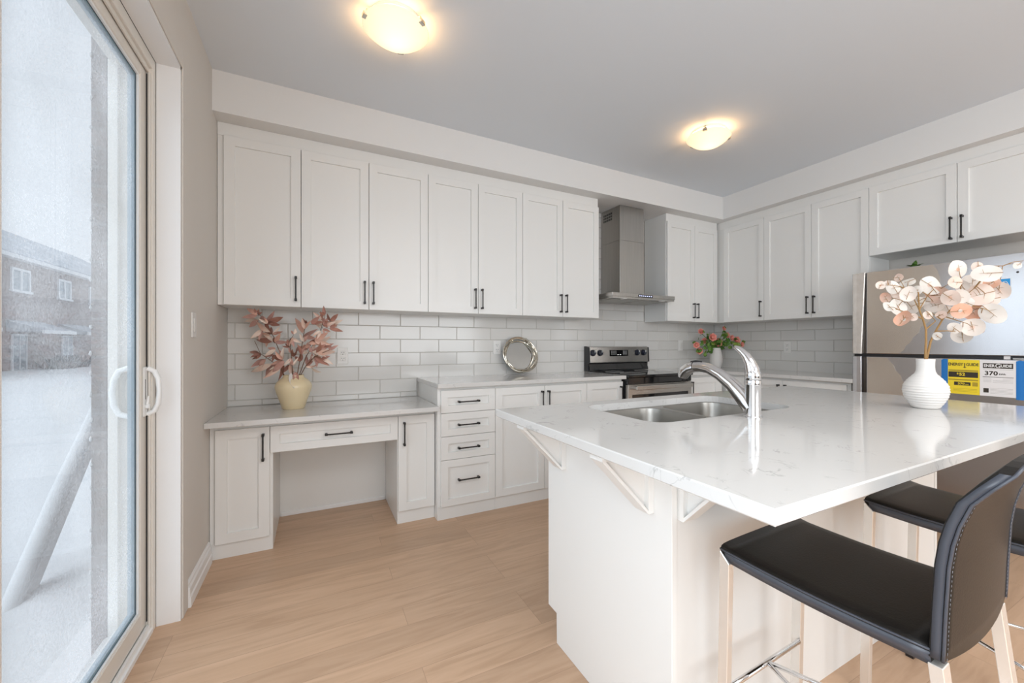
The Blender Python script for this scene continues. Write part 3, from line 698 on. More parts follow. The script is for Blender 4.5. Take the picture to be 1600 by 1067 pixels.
# upper cabinets on the right wall
XD = W-0.3473
def upper_right(y0, y1, doors, label, zb=ZU, hz=HZU, depth=0.0):
    c = thing('upper_cabinet', (W-TB, (y0+y1)/2, zb), label, 'cabinet', 'upper cabinets on the right wall')
    obj('carcass', MB().box(XD+0.0195, W-TB-0.001, y0+0.0005, y1-0.0005, zb, HS-0.001, 0.0008), 'cabinet', c)
    for (a, d, side) in doors:
        hu = (a+0.0275) if side == 'n' else (d-0.0275)
        front(c, 'cabinet_door', a, d, zb+0.001, ZT, XD, 'right', hu, hz, True)
    return c
upper_right(-0.8348, -TB-0.002, [(-0.8348, -0.392, 'n')], 'single-door white upper cabinet on the right wall next to the corner')
upper_right(-1.6829, -0.8348, [(-1.2623, -0.8348, 'n'), (-1.6829, -1.2623, 'f')], 'double-door white upper cabinet between the corner cabinet and the fridge')
upper_right(-2.681, -1.6829, [(-2.1809, -1.6829, 'n'), (-2.681, -2.1809, 'f')], 'short double-door white cabinet above the fridge', 1.8644, 1.963)

# plain filler boards between the door tops and the soffit
struct('trim_3', MB().box(0.002, 2.7435, YD+0.0160, YD+0.0192, ZT+0.002, HS-0.0008), 'cabinet')
struct('trim_4', MB().box(3.5805, 4.328, YD+0.0160, YD+0.0192, ZT+0.002, HS-0.0008), 'cabinet')
struct('trim_5', MB().box(XD+0.0160, XD+0.0192, -2.680, -0.330, ZT+0.002, HS-0.0008), 'cabinet')

# ------------------------------------------------------------------ desk
YDD = -0.5246
c = thing('desk_cabinet', (0.14, -TB, 0), 'narrow white desk cabinet standing against the left wall', 'cabinet', 'cabinets carrying the low desk')
obj('carcass', MB().box(0.0015, 0.292, YDD+0.0195, -TB-0.001, 0.0868, 0.737, 0.0008), 'cabinet', c)
obj('toe_kick', MB().box(0.0019, 0.2915, YDD+0.024, -TB-0.003, 0.0, 0.0866), 'cabinet', c)
front(c, 'cabinet_door', 0.0252, 0.2785, 0.0868, 0.7068, YDD, 'back', 0.247, 0.596, True)
c = thing('desk_cabinet', (1.10, -TB, 0), 'narrow white desk cabinet beside the four-drawer unit', 'cabinet', 'cabinets carrying the low desk')
obj('carcass', MB().box(0.980, 1.2235, YDD+0.0195, -TB-0.001, 0.0868, 0.737, 0.0008), 'cabinet', c)
obj('toe_kick', MB().box(0.9805, 1.2235, YDD+0.022, -TB-0.003, 0.0, 0.0866), 'cabinet', c)
front(c, 'cabinet_door', 0.9824, 1.222, 0.0868, 0.7068, YDD, 'back', 1.019, 0.593, True)
c = thing('drawer_unit', (0.635, -0.26, 0.5571), 'wide shallow white drawer under the low desktop between two narrow cabinets', 'drawer')
b = MB(); b.box(0.2925, 0.9795, YDD+0.0195, YDD+0.034, 0.5571, 0.737); b.box(0.2925, 0.305, YDD+0.034, -0.04, 0.59, 0.737); b.box(0.967, 0.9795, YDD+0.034, -0.04, 0.59, 0.737); b.box(0.305, 0.967, YDD+0.034, -0.04, 0.59, 0.60)
obj('drawer_box', b, 'cabinet', c)
d = front(c, 'drawer_front', 0.2785, 0.9824, 0.5571, 0.7068, YDD, 'back', 0.634, 0.636, False, rail=0.046)
struct('wall_panel', MB().box(0.2925, 0.9795, -0.0085, -0.0005, 0.0, 0.735), 'cabinet')
tag(obj('desktop', MB().box(0.0015, 1.2235, -0.6442, -TB-0.0005, 0.7395, ZD, 0.003, 2), 'quartz'), 'low white quartz desktop along the left end under the rust leaf vase', 'worktop')

# ------------------------------------------------------------------ base cabinets on the back wall
YK = -0.5945
def base_back(x0, x1, label, kick0=None):
    c = thing('base_cabinet', ((x0+x1)/2, -TB, 0), label, 'cabinet', 'base cabinets under the back worktop')
    obj('carcass', MB().box(x0+0.0005, x1-0.0005, YK+0.0195, -TB-0.001, 0.0892, 0.8845, 0.0008), 'cabinet', c)
    obj('toe_kick', MB().box((kick0 or x0)+0.0005, x1-0.0005, YK+0.018, -TB-0.003, 0.0, 0.089), 'cabinet', c)
    return c
c = base_back(1.225, 1.6355, 'white four-drawer base cabinet with black pulls at the counter end')
for (a, d) in ((0.7155, 0.866), (0.5585, 0.7125), (0.4005, 0.5555), (0.0892, 0.3975)):
    hz = {0.7155: 0.788, 0.5585: 0.633, 0.4005: 0.476, 0.0892: 0.262}[a]
    front(c, 'drawer', 1.244, 1.6355, a, d, YK, 'back', 1.4335, hz, False, rail=0.048)
c = base_back(1.6355, 2.4245, 'white double-door base cabinet right of the four-drawer unit')
front(c, 'cabinet_door', 1.6355, 2.0369, 0.0892, 0.8642, YK, 'back', 2.009, 0.752, True)
front(c, 'cabinet_door', 2.0369, 2.4245, 0.0892, 0.8642, YK, 'back', 2.0645, 0.752, True)
c = base_back(2.4245, 2.795, 'white single-door base cabinet against the left side of the range')
front(c, 'cabinet_door', 2.4245, 2.795, 0.0892, 0.8642, YK, 'back', 2.766, 0.752, True)
c = base_back(3.578, 4.066, 'white single-door base cabinet between the range and the corner')
front(c, 'cabinet_door', 3.58, 4.003, 0.0892, 0.8642, YK, 'back', 3.610, 0.752, True)
# corner and right-wall base cabinets
XK = 4.0835
c = thing('base_cabinet', (W-TB, -1.15, 0), 'white double-door base cabinet on the right wall beside the fridge', 'cabinet')
obj('carcass', MB().box(XK+0.0195, W-TB-0.001, -1.668, -0.012, 0.0892, 0.8845, 0.0008), 'cabinet', c)
obj('toe_kick', MB().box(XK+0.022, W-TB-0.003, -1.668, -0.012, 0.0, 0.089), 'cabinet', c)
front(c, 'cabinet_door', -1.16, -0.60, 0.0892, 0.8642, XK, 'right', -1.130, 0.752, True)
front(c, 'cabinet_door', -1.646, -1.16, 0.0892, 0.8642, XK, 'right', -1.190, 0.752, True)

# worktops
tag(obj('worktop', MB().box(1.2148, 2.8024, -0.6291, -TB-0.0005, 0.8855, ZC, 0.003, 2), 'quartz'), 'white quartz worktop on the back wall left of the range', 'worktop')
b = MB(); b.prism([(3.572, -TB-0.0005), (3.572, -0.6291), (4.048, -0.6291), (4.048, -1.70), (W-TB-0.0005, -1.70), (W-TB-0.0005, -TB-0.0005)], 0.8855, ZC, 'z', 0.0025)
tag(obj('worktop', b, 'quartz'), 'L-shaped white quartz worktop from the range round the corner to the fridge', 'worktop')

# ------------------------------------------------------------------ range hood
h = thing('range_hood', (3.17, -TB, 1.584), 'stainless steel chimney range hood on the tiled wall above the range', 'range hood')
b = MB(); b.box(2.7933, 3.5461, -0.4593, -TB-0.001, 1.600, 1.6332, 0.002); b.box(2.80, 3.539, -0.4555, -TB-0.001, 1.5842, 1.600)
can = obj('canopy', b, 'steelh', h)
for xa in (2.84, 3.185): obj('grease_filter', MB().box(xa, xa+0.315, -0.40, -0.09, 1.5812, 1.5842, 0.001), 'hoodfilter', can)
for xa in (2.94, 3.40):
    obj('hood_lamp', MB().lathe([(0, 0), (0.03, 0), (0.03, 0.004), (0, 0.004)], (xa, -0.432, 1.5805), 20), 'whitegloss', can)
pn = obj('control_panel', MB().box(3.085, 3.262, -0.4612, -0.4590, 1.6035, 1.6265, 0.001), 'blackplastic', can)
b = MB()
for k in range(7): b.box(3.098+k*0.0235, 3.108+k*0.0235, -0.4618, -0.4611, 1.611, 1.620)
obj('control_light', b, 'led', can)
b = MB(); b.box(3.0116, 3.304, -0.296, -TB-0.001, 1.6334, 2.15, 0.002)
ch = obj('chimney', b, 'steelh', h)
b = MB(); b.box(3.0136, 3.302, -0.294, -TB-0.001, 2.1502, HS-0.001, 0.002)
ch2 = obj('chimney_extension', b, 'steelh', h)
b = MB()
for i in range(9):
    for j in range(3): b.box(3.0129, 3.0137, -0.178+i*0.015, -0.168+i*0.015, 2.365+j*0.027, 2.385+j*0.027)
obj('vent_slot', b, 'slot', ch2)

# ------------------------------------------------------------------ range
r = thing('kitchen_range', (3.187, -0.32, 0), 'stainless steel and black electric range with glass cooktop under the hood', 'range')
X0, X1 = 2.806, 3.567
obj('body', MB().box(X0+0.004, X1-0.004, -0.600, -0.013, 0.03, 0.895, 0.002), 'blackplastic', r)
obj('cooktop', MB().box(X0, X1, -0.655, -0.10, 0.8975, 0.918, 0.004, 2), 'blackglass', r)
for (xx, yy, rr) in ((3.0, -0.48, 0.11), (3.38, -0.48, 0.085), (3.0, -0.23, 0.085), (3.38, -0.23, 0.10)):
    b = MB(); b.tube([(xx+rr*math.cos(a*PI/24), yy+rr*math.sin(a*PI/24), 0.9182) for a in range(48)], 0.0012, 4, closed=True)
    obj('burner_ring', b, 'greyink', r)
b = MB(); b.prism([(-0.013, 0.92), (-0.013, 1.157), (-0.052, 1.157), (-0.088, 1.145), (-0.096, 1.0), (-0.070, 0.992), (-0.070, 0.92)], X0, X0+0.012, 'x'); b.prism([(-0.013, 0.92), (-0.013, 1.157), (-0.052, 1.157), (-0.088, 1.145), (-0.096, 1.0), (-0.070, 0.992), (-0.070, 0.92)], X1-0.012, X1, 'x')
b.box(X0+0.012, X1-0.012, -0.070, -0.013, 0.92, 1.0); b.box(X0+0.012, X1-0.012, -0.052, -0.013, 1.0, 1.155)
obj('backguard', b, 'blackplastic', r)
b = MB(); b.prism([(-0.0525, 1.157), (-0.086, 1.150), (-0.095, 1.0), (-0.0525, 0.998)], X0+0.013, X1-0.013, 'x', 0.0015)
pan = obj('control_panel', b, 'steel', r)
b = MB(); b.prism([(-0.094, 0.922), (-0.094, 0.930), (-0.0715, 0.992), (-0.0715, 0.922)], X0+0.013, X1-0.013, 'x')
obj('lower_guard', b, 'blackglass', r)
def slope_y(z): return -0.095+(z-1.0)*0.06
b = MB(); b.prism([(slope_y(1.060)-0.0012, 1.060), (slope_y(1.120)-0.0012, 1.120), (slope_y(1.120)+0.003, 1.120), (slope_y(1.060)+0.003, 1.060)], 3.055, 3.288, 'x')
disp = obj('display', b, 'blackglass', pan)
prints = [(3.075+0.018*i, 1.108-0.014*j, 0.007, 0.003) for i in range(4) for j in range(3)]+[(3.225+0.018*i, 1.108-0.014*j, 0.006, 0.0045) for i in range(3) for j in range(3)]+[(3.15, 1.074, 0.016, 0.008), (3.18, 1.074, 0.016, 0.008)]
for (lo_, hi_) in ((3.0, 3.149), (3.149, 3.2), (3.2, 3.4)):
    b = MB()
    for (xx, zz, ww, hh) in prints:
        if lo_ <= xx < hi_: b.box(xx, xx+ww, slope_y(zz)-0.0022, slope_y(zz)-0.0013, zz-hh/2, zz+hh/2)
    obj('button_print', b, 'digit', disp)
for kx in (2.853, 2.937, 3.405, 3.490):
    Rm = Matrix.Translation((kx, slope_y(1.093)-0.0005, 1.093)) @ Matrix.Rotation(-0.06, 4, 'X')
    b = MB(); b.lathe([(0, 0), (0.031, 0), (0.030, 0.010), (0.025, 0.018), (0.022, 0.024), (0, 0.025)], n=28, axis='y', mat=Rm)
    b.box(-0.006, 0.006, -0.036, -0.020, -0.022, 0.022, 0.002, 1, Rm)
    k = obj('knob', b, 'knob', pan)
    obj('pointer', MB().box(-0.0012, 0.0012, -0.0368, -0.0355, 0.002, 0.021, 0, 1, Rm), 'digit', k)
b = MB(); b.box(X0+0.006, X1-0.006, -0.640, -0.6005, 0.842, 0.8965, 0.004)
obj('control_rail', b, 'blackglass', r)
b = MB(); b.box(X0+0.006, X1-0.006, -0.640, -0.6005, 0.20, 0.839, 0.004)
dr = obj('oven_door', b, 'steel', r)
obj('oven_window', MB().box(X0+0.05, X1-0.05, -0.6425, -0.6395, 0.30, 0.752, 0.001), 'blackglass', dr)
b = MB(); b.box(X0+0.055, X1-0.035, -0.690, -0.668, 0.793, 0.828, 0.004)
for xx in (X0+0.07, X1-0.07): b.box(xx-0.012, xx+0.012, -0.670, -0.6395, 0.80, 0.822, 0.002)
obj('oven_handle', b, 'steel', dr)
b = MB(); b.box(X0+0.006, X1-0.006, -0.638, -0.6005, 0.035, 0.195, 0.004)
obj('warming_drawer', b, 'steel', r)
for xx in (X0+0.05, X1-0.05):
    for yy in (-0.55, -0.08): obj('foot', MB().lathe([(0, 0), (0.02, 0), (0.016, 0.03), (0, 0.03)], (xx, yy, 0), 12), 'blackplastic', r)

# ------------------------------------------------------------------ fridge
FX, FY0, FY1, FZ, FG = 4.0513, -2.548, -1.6965, 1.6986, 1.098
f = thing('refrigerator', (4.36, -2.12, 0), 'stainless steel top-freezer fridge on the right wall with energy labels', 'fridge')
obj('body', MB().box(FX+0.07, W-0.03, FY0+0.006, FY1-0.006, 0.06, FZ-0.012, 0.004), 'darkgrey', f)
def fdoor(nm, z0, z1, wide_low):
    b = MB()
    # door skin; its far edge is folded into an upright grip with a dark finger recess beside it
    b.box(FX, FX+0.066, FY0, FY1-0.088, z0, z1, 0.004, 2)
    d = obj(nm, b, 'fridge', f)
    yg = FY1-0.088
    b = MB()
    g0 = 0.022 if wide_low else 0.030; g1 = 0.004 if wide_low else 0.022
    zl, zh = (z0, z1) if wide_low else (z0, z1)
    wl, wh = (0.030, 0.006) if wide_low else (0.026, 0.030)
    pts = []
    rows = []
    for k in range(9):
        t_ = k/8; z = z0+(z1-z0)*t_
        w_ = wl+(wh-wl)*t_
        rows.append([(FX+0.004, FY1, z), (FX-0.002, FY1-0.006, z), (FX-0.004, FY1-0.03, z), (FX-0.002, yg+w_+0.004, z), (FX+0.004, yg+w_, z), (FX+0.066, yg+w_, z), (FX+0.066, FY1, z)])
    t = bmesh.new(); V = [[t.verts.new(p) for p in r_] for r_ in rows]
    for A, B in zip(V[:-1], V[1:]):
        for i in range(7): t.faces.new([A[i], A[(i+1) % 7], B[(i+1) % 7], B[i]])
    t.faces.new(V[0]); t.faces.new(V[-1])
    b._add(t)
    obj('grip', b, 'film' if wide_low else 'fridge', d)
    obj('grip_recess', MB().box(FX+0.035, FX+0.064, yg+0.0005, yg+0.0305, z0+0.002, z1-0.002), 'recess', d)
    return d
fz_d = fdoor('freezer_door', 1.108, FZ, True)
fr_d = fdoor('fridge_door', 0.075, 1.087, False)
obj('door_gasket', MB().box(FX+0.012, FX+0.07, FY0+0.01, FY1-0.01, 1.0875, 1.1075), 'blackplastic', f)
b = MB(); b.box(FX-0.001, FX+0.03, FY0+0.004, FY0+0.055, 1.0885, 1.096, 0.001)
obj('hinge_plate', b, 'steel', f)
obj('hinge_tag', MB().box(FX+0.0095, FX+0.0115, -2.482, -2.456, 1.0885, 1.1065), 'paper', f)
obj('kick_grille', MB().box(FX+0.05, FX+0.068, FY0+0.01, FY1-0.01, 0.012, 0.072, 0.003), 'darkgrey', f)
for yy in (FY0+0.06, FY1-0.06):
    for xx in (FX+0.10, W-0.10): obj('foot', MB().lathe([(0, 0), (0.022, 0), (0.022, 0.06), (0, 0.06)], (xx, yy, 0.0), 14), 'whitegloss', f)
def film(par, pts):
    b = MB(); b.prism([(p_[0], p_[1]) for p_ in pts], FX-0.0008, FX-0.0001, 'x')
    obj('protective_film', b, 'peel', par)
film(fz_d, [(FY1-0.095, 1.112), (FY1-0.095, FZ-0.006), (-2.148, FZ-0.006), (-2.170, 1.655), (-2.182, 1.60), (-2.186, 1.53), (-2.183, 1.42), (-2.150, 1.35), (-2.118, 1.31), (-2.085, 1.285), (-2.078, 1.25), (-2.050, 1.225), (-2.035, 1.19), (-2.010, 1.165), (-2.000, 1.135), (-1.968, 1.112)])
film(fr_d, [(FY1-0.095, 0.08), (FY1-0.095, 1.083), (-1.905, 1.083), (-1.922, 1.06), (-1.945, 1.03), (-1.955, 0.995), (-1.982, 0.965), (-1.990, 0.93), (-2.015, 0.90), (-2.03, 0.80), (-2.02, 0.5), (-2.05, 0.3), (-2.04, 0.08)])
obj('badge_screw', MB().lathe([(0, 0), (0.006, 0), (0.005, 0.002), (0, 0.003)], (FX-0.0002, -2.512, 1.588), 14, 'x'), 'slot', fz_d)

# energy labels and tape on the fridge door
LM = lambda y, z, d=0.0: Matrix.Translation((FX-0.0016-d, y, z)) @ Matrix(((0, 0, -1, 0), (-1, 0, 0, 0), (0, 1, 0, 0), (0, 0, 0, 1)))
def sheet(name, ya, yb, za, zb, mat, label, cat, lift=0.0):
    return tag(obj(name, MB().box(FX-0.0014-lift, FX-0.0004-lift, yb, ya, za, zb), mat, None, org=(FX-0.0004-lift, (ya+yb)/2, za)), label, cat)
def fit(b, s, ya, yb, z, h, lift=0.0, bold=0.03):
    # lettering stretched to run from ya to yb (rightwards is -y) and to stand h tall
    t = text_mesh(s, 1.0, Matrix.Identity(4), bold)
    xs = [v.co.x for v in t.verts]; zs = [v.co.y for v in t.verts]
    for v in t.verts:
        v.co = Vector(((v.co.x-min(xs))/(max(xs)-min(xs))*abs(ya-yb), (v.co.y-min(zs))/(max(zs)-min(zs))*h, v.co.z*0.5))
    bmesh.ops.transform(t, matrix=LM(ya, z, lift), verts=t.verts)
    b._add(t)
def bars(par, lst, mat, nm):
    b = MB()
    for (ya, yb, za, zb) in lst: b.box(FX-0.0019, FX-0.00145, yb, ya, za, zb)
    return obj(nm, b, mat, par)
yl = sheet('energy_label', -2.2185, -2.3605, 0.868, 1.0805, 'yellow', 'yellow energy guide label taped to the fridge door', 'label')
b = MB(); fit(b, 'ENERGY', -2.2225, -2.2905, 1.0425, 0.0185); fit(b, 'GUIDE', -2.3025, -2.3565, 1.0425, 0.0185); obj('lettering', b, 'ink', yl)
bars(yl, [(-2.2945, -2.2985, 1.036, 1.06), (-2.290, -2.303, 1.033, 1.0355), (-2.293, -2.300, 1.030, 1.0330)], 'ink', 'arrow_print')
bars(yl, [(-2.2235, -2.354, 1.0085, 1.0175), (-2.2235, -2.354, 0.952, 0.9605)], 'ochreink', 'printed_band')
bars(yl, [(-2.2235, -2.354, 0.9715, 1.0055), (-2.249, -2.322, 0.9215, 0.9425)], 'ink', 'dark_band')
b = MB()
fit(b, '$', -2.261, -2.269, 0.988, 0.012, 0.0005); fit(b, '52', -2.272, -2.298, 0.981, 0.019, 0.0005); fit(b, '370', -2.266, -2.296, 0.926, 0.0125, 0.0005); fit(b, 'kWh', -2.300, -2.314, 0.926, 0.0055, 0.0005)
obj('lettering', b, 'yellow', yl)
bars(yl, [(-2.330, -2.353, 0.9195, 0.944)], 'ochreink', 'logo_block')
bars(yl, [(-2.245, -2.350, 0.900-k*0.008, 0.9015-k*0.008) for k in range(3)], 'ochreink', 'fine_print')
wl = sheet('energy_label', -2.3615, -2.5085, 0.868, 1.0805, 'paper', 'white EnerGuide label reading 370 kWh taped to the fridge door', 'label')
bars(wl, [(-2.3745, -2.4955, 1.0335, 1.0635)], 'ink', 'title_band')
b = MB()
fit(b, 'ENER', -2.379, -2.4235, 1.0405, 0.0165, 0.0005); fit(b, 'G', -2.4250, -2.4455, 1.0365, 0.0245, 0.0005, 0.01); fit(b, 'UIDE', -2.4470, -2.4905, 1.0405, 0.0165, 0.0005)
obj('lettering', b, 'paper', wl)
b = MB(); fit(b, '370', -2.382, -2.4355, 0.9915, 0.0255); fit(b, 'kWh', -2.440, -2.4665, 0.9955, 0.0095); obj('lettering', b, 'ink', wl)
bars(wl, [(-2.3735, -2.497, 0.9805, 0.983)], 'ink', 'rule_line')
bars(wl, [(-2.375, -2.41, 0.974-k*0.0075, 0.9752-k*0.0075) for k in range(4)]+[(-2.455, -2.495, 0.972-k*0.0075, 0.9732-k*0.0075) for k in range(4)]+[(-2.415, -2.455, 0.962-k*0.006, 0.963-k*0.006) for k in range(3)]+[(-2.405, -2.495, 0.915-k*0.0075, 0.9162-k*0.0075) for k in range(5)]+[(-2.375, -2.496, 1.0255, 1.027)], 'greyink', 'fine_print')
bars(wl, [(-2.3765, -2.3985, 0.888, 0.914)], 'ink', 'logo_block')
def tape(ya, yb, za, zb, label):
    b = MB(); n = 6
    r1 = [(FX-0.0022, ya, za), (FX-0.0026, (ya+yb)/2, za-0.001), (FX-0.0022, yb, za)]
    r2 = [(FX-0.0022, ya, zb-0.006), (FX-0.0026, (ya+yb)/2+0.002, zb), (FX-0.0022, yb, zb-0.003)]
    b.grid([r1, r2], thick=0.0003, smooth=False)
    return tag(obj('tape_strip', b, 'tape', None, org=(FX-0.0022, (ya+yb)/2, za)), label, 'tape')
tape(-2.190, -2.2205, 0.868, 1.084, 'blue tape strip on the edge of the yellow energy label')
tape(-2.5065, -2.5365, 0.858, 1.083, 'blue tape strip on the edge of the white EnerGuide label')
st = sheet('energy_sticker', -2.435, -2.487, 1.478, 1.560, 'paper', 'small blue and white sticker on the freezer door behind the pale leaves', 'sticker')
bars(st, [(-2.438, -2.484, 1.482, 1.556)], 'bluesticker', 'blue_print')
b = MB(); b.tube([(FX-0.0021, -2.442-0.036*k/10, 1.50+0.042*math.sin(PI*k/12)) for k in range(11)], 0.0014, 5)
obj('arc_print', b, 'paper', st)
# little leafy plant standing on the fridge top, only its tip shows
p = thing('small_plant', (4.42, -1.93, FZ-0.012), 'small green leafy plant peeping over the fridge top', 'plant')
obj('pot', MB().lathe([(0, 0), (0.028, 0), (0.036, 0.05), (0.032, 0.05), (0.026, 0.006), (0, 0.006)], (4.42, -1.93, FZ-0.0118), 24), 'whiteclay', p)
# small plant leaves
b = MB(); random.seed(3)
for k in range(9):
    a = k*2.4; r0 = 0.03 if k else 0.0; top = 0.10 if k == 0 else 0.06+0.015*random.random()
    c = Vector((4.42, -1.93, FZ+0.03)); d = Vector((math.cos(a), math.sin(a), 0))
    tip = c+d*(r0+0.02)+Vector((0, 0, top-0.03)); mid = c+d*r0*0.8+Vector((0, 0, top*0.45)); s_ = Vector((-d.y, d.x, 0))*0.016
    b.grid([[c-s_*0.2, c, c+s_*0.2], [mid-s_, mid+Vector((0, 0, 0.004)), mid+s_], [tip-s_*0.1, tip, tip+s_*0.1]])
obj('foliage', b, 'greenleaf', p)

# ------------------------------------------------------------------ island
IX0, IX1 = 1.347, 3.021          # cabinet ends
IYN, IYF = -2.4926, -1.838       # stool side, range side
s = thing('kitchen_island', (2.18, -2.17, 0), 'white kitchen island cabinet with panelled ends and triangular brackets', 'island')
for (x0, x1) in ((IX0, IX0+0.019), (IX1-0.019, IX1)):
    b = MB(); b.prism([(IYN, 0.0), (IYN, 0.884), (IYF, 0.884), (IYF, 0.118), (IYF-0.065, 0.118), (IYF-0.065, 0.0)], x0, x1, 'x', 0.001)
    obj('end_panel', b, 'cabinet', s)
b = MB(); b.box(IX0+0.0195, IX1-0.0195, IYN+0.004, IYN+0.020, 0.0, 0.884)
obj('back_panel', b, 'cabinet', s)
obj('toe_kick', MB().box(IX0+0.0195, IX1-0.0195, IYF-0.085, IYF-0.068, 0.0, 0.112), 'cabinet', s)
b = MB(); b.box(IX0+0.0195, IX1-0.0195, IYN+0.021, IYF-0.021, 0.118, 0.136)
b.box(IX0+0.0195, 1.46, IYF-0.04, IYF-0.021, 0.137, 0.880); b.box(2.33, IX1-0.0195, IYF-0.04, IYF-0.021, 0.137, 0.880); b.box(1.46, 2.33, IYF-0.04, IYF-0.021, 0.137, 0.22); b.box(1.46, 2.33, IYF-0.04, IYF-0.021, 0.60, 0.64)
obj('carcass', b, 'cabinet', s)
for k in range(4):
    a = IX0+0.021+k*(IX1-IX0-0.042)/4; d = a+(IX1-IX0-0.042)/4
    t = shaker(a+0.0012, d-0.0012, 0.118, 0.872, -IYF, 'back')      # built facing -y, turned to face the range
    bmesh.ops.transform(t.bm, matrix=Matrix.Diagonal((1, -1, 1, 1)), verts=t.bm.verts)
    bmesh.ops.reverse_faces(t.bm, faces=t.bm.faces)
    obj('cabinet_door', t, 'cabinet', s)
def bracket(cx, cy, dirx, diry):
    """triangular corbel: wall plate, top plate, web and sloping edge strip"""
    m = MB(); w = 0.0275; L = 0.180; H = 0.182; zt = 0.884
    def seg(pts, half):   # pts in (out, z)
        t = bmesh.new(); A = []; B = []
        for (o_, z) in pts:
            if dirx: A.append(t.verts.new((cx+dirx*o_, cy-half, z))); B.append(t.verts.new((cx+dirx*o_, cy+half, z)))
            else: A.append(t.verts.new((cx-half, cy+diry*o_, z))); B.append(t.verts.new((cx+half, cy+diry*o_, z)))
        t.faces.new(A); t.faces.new(B[::-1]); n = len(pts)
        for i in range(n): t.faces.new([A[i], B[i], B[(i+1) % n], A[(i+1) % n]])
        m._add(t)
    seg([(0, zt), (0.020, zt), (0.020, zt-H), (0, zt-H)], w)
    seg([(0.020, zt), (L, zt), (L, zt-0.016), (0.020, zt-0.016)], w)
    seg([(0.020, zt-0.016), (L-0.006, zt-0.016), (0.020, zt-H+0.008)], w-0.016)
    seg([(L, zt-0.016), (L-0.012, zt-0.016), (0.020, zt-H+0.011), (0.020, zt-H)], w-0.001)
    return m
for cy in (-1.945, -2.40): obj('bracket', bracket(IX0-0.0005, cy, -1, 0), 'cabinet', s)
for cx in (1.398, 2.18, 2.97): obj('bracket', bracket(cx, IYN-0.0005+(0.004 if cx == 2.18 else 0.004 if cx > 2 else 0.004), 0, -1), 'cabinet', s)

hole = rrect(1.500, 2.290, -2.285, -1.850, 0.075, 7)
ct = MB(); e = 0.003
ox0, ox1, oy0, oy1 = 1.1498, 3.160, -2.8914, -1.7509
ct.slab_hole([(ox0+e, oy0+e), (ox1-e, oy0+e), (ox1-e, oy1-e), (ox0+e, oy1-e)], [hole], 0.8847, 0.9139)
rim = rrect(ox0, ox1, oy0, oy1, 0.006, 3); rin = rrect(ox0+e, ox1-e, oy0+e, oy1-e, 0.004, 3)
ct.grid([[(p_[0], p_[1], 0.9139) for p_ in rin], [(p_[0], p_[1], 0.9139-e) for p_ in rim], [(p_[0], p_[1], 0.8847+e) for p_ in rim], [(p_[0], p_[1], 0.8847) for p_ in rin]], close=True, smooth=False)
tag(obj('island_worktop', ct, 'quartz'), 'large glossy white quartz island worktop with a sink cut-out', 'worktop')

# sink
sk = thing('kitchen_sink', (1.895, -2.07, 0.70), 'stainless steel double bowl sink set under the island worktop', 'sink')
bl = rrect(1.515, 1.880, -2.275, -1.862, 0.07, 7); brr = rrect(1.915, 2.280, -2.275, -1.862, 0.07, 7)
b = MB(); b.slab_hole(rrect(1.475, 2.315, -2.31, -1.858+0.033, 0.08, 7), [bl, brr], 0.8815, 0.8842)
obj('sink_rim', b, 'sink', sk)
for (x0, x1) in ((1.515, 1.880), (1.915, 2.280)):
    rows = []
    for (ins, z, r) in ((0, 0.8825, 0.07), (0.003, 0.86, 0.07), (0.008, 0.76, 0.075), (0.014, 0.725, 0.08), (0.028, 0.703, 0.085), (0.05, 0.694, 0.09), (0.10, 0.690, 0.06)):
        rows.append([(q[0], q[1], z) for q in rrect(x0+ins, x1-ins, -2.275+ins, -1.862-ins, r, 7)])
    cxm = (x0+x1)/2
    rows.append([(cxm+(q[0]-cxm)*0.25, -2.0685+(q[1]+2.0685)*0.25, 0.687) for q in rows[-1]])
    b = MB(); b.grid(rows, close=True)
    bw = obj('bowl', b, 'sink', sk)
    b = MB(); b.lathe([(0, 0.684), (0.02, 0.684), (0.03, 0.689), (0.045, 0.6905), (0.046, 0.688), (0.045, 0.68), (0, 0.68)], (cxm, -2.0685, 0.001), 28)
    obj('drain', b, 'chrome', bw)

# faucet
fx, fy = 1.890, -2.357
fa = thing('kitchen_faucet', (fx, fy, 0.914), 'polished chrome pull-out faucet with horn lever beside the island sink', 'faucet')
b = MB(); b.lathe([(0, 0.9141), (0.0305, 0.9141), (0.0305, 0.918), (0.0265, 0.9195), (0.0265, 1.028), (0.0272, 1.030), (0.0272, 1.043), (0.0265, 1.045), (0.0265, 1.047)], (fx, fy, 0), 36)
obj('body', b, 'chrome', fa)
b = MB(); b.lathe([(0.0255, 1.0475), (0.0265, 1.049), (0.0262, 1.068), (0.024, 1.078), (0.019, 1.087), (0, 1.090)], (fx, fy, 0), 36)
pts = [(fx, fy, 1.060), (fx, fy+0.003, 1.085), (fx-0.001, fy+0.010, 1.108), (fx-0.003, fy+0.022, 1.130), (fx-0.006, fy+0.038, 1.148), (fx-0.009, fy+0.054, 1.160), (fx-0.011, fy+0.064, 1.165)]
b.tube(pts, [0.0255, 0.024, 0.0205, 0.0165, 0.0130, 0.0105, 0.007], 18)
obj('lever', b, 'chrome', fa)
b = MB()
sp = [(fx, fy+0.008, 0.945), (fx-0.001, fy+0.035, 0.978), (fx-0.003, fy+0.085, 1.024), (fx-0.005, fy+0.14, 1.058), (fx-0.007, fy+0.19, 1.079), (fx-0.009, fy+0.235, 1.085), (fx-0.010, fy+0.262, 1.083)]
sp = [(a_, fy+(c_-fy)*0.93, z_) for a_, c_, z_ in sp]
b.tube(sp, [0.029, 0.030, 0.0255, 0.0225, 0.021, 0.0205, 0.0205], 22)
spo = obj('spout', b, 'chrome', fa)
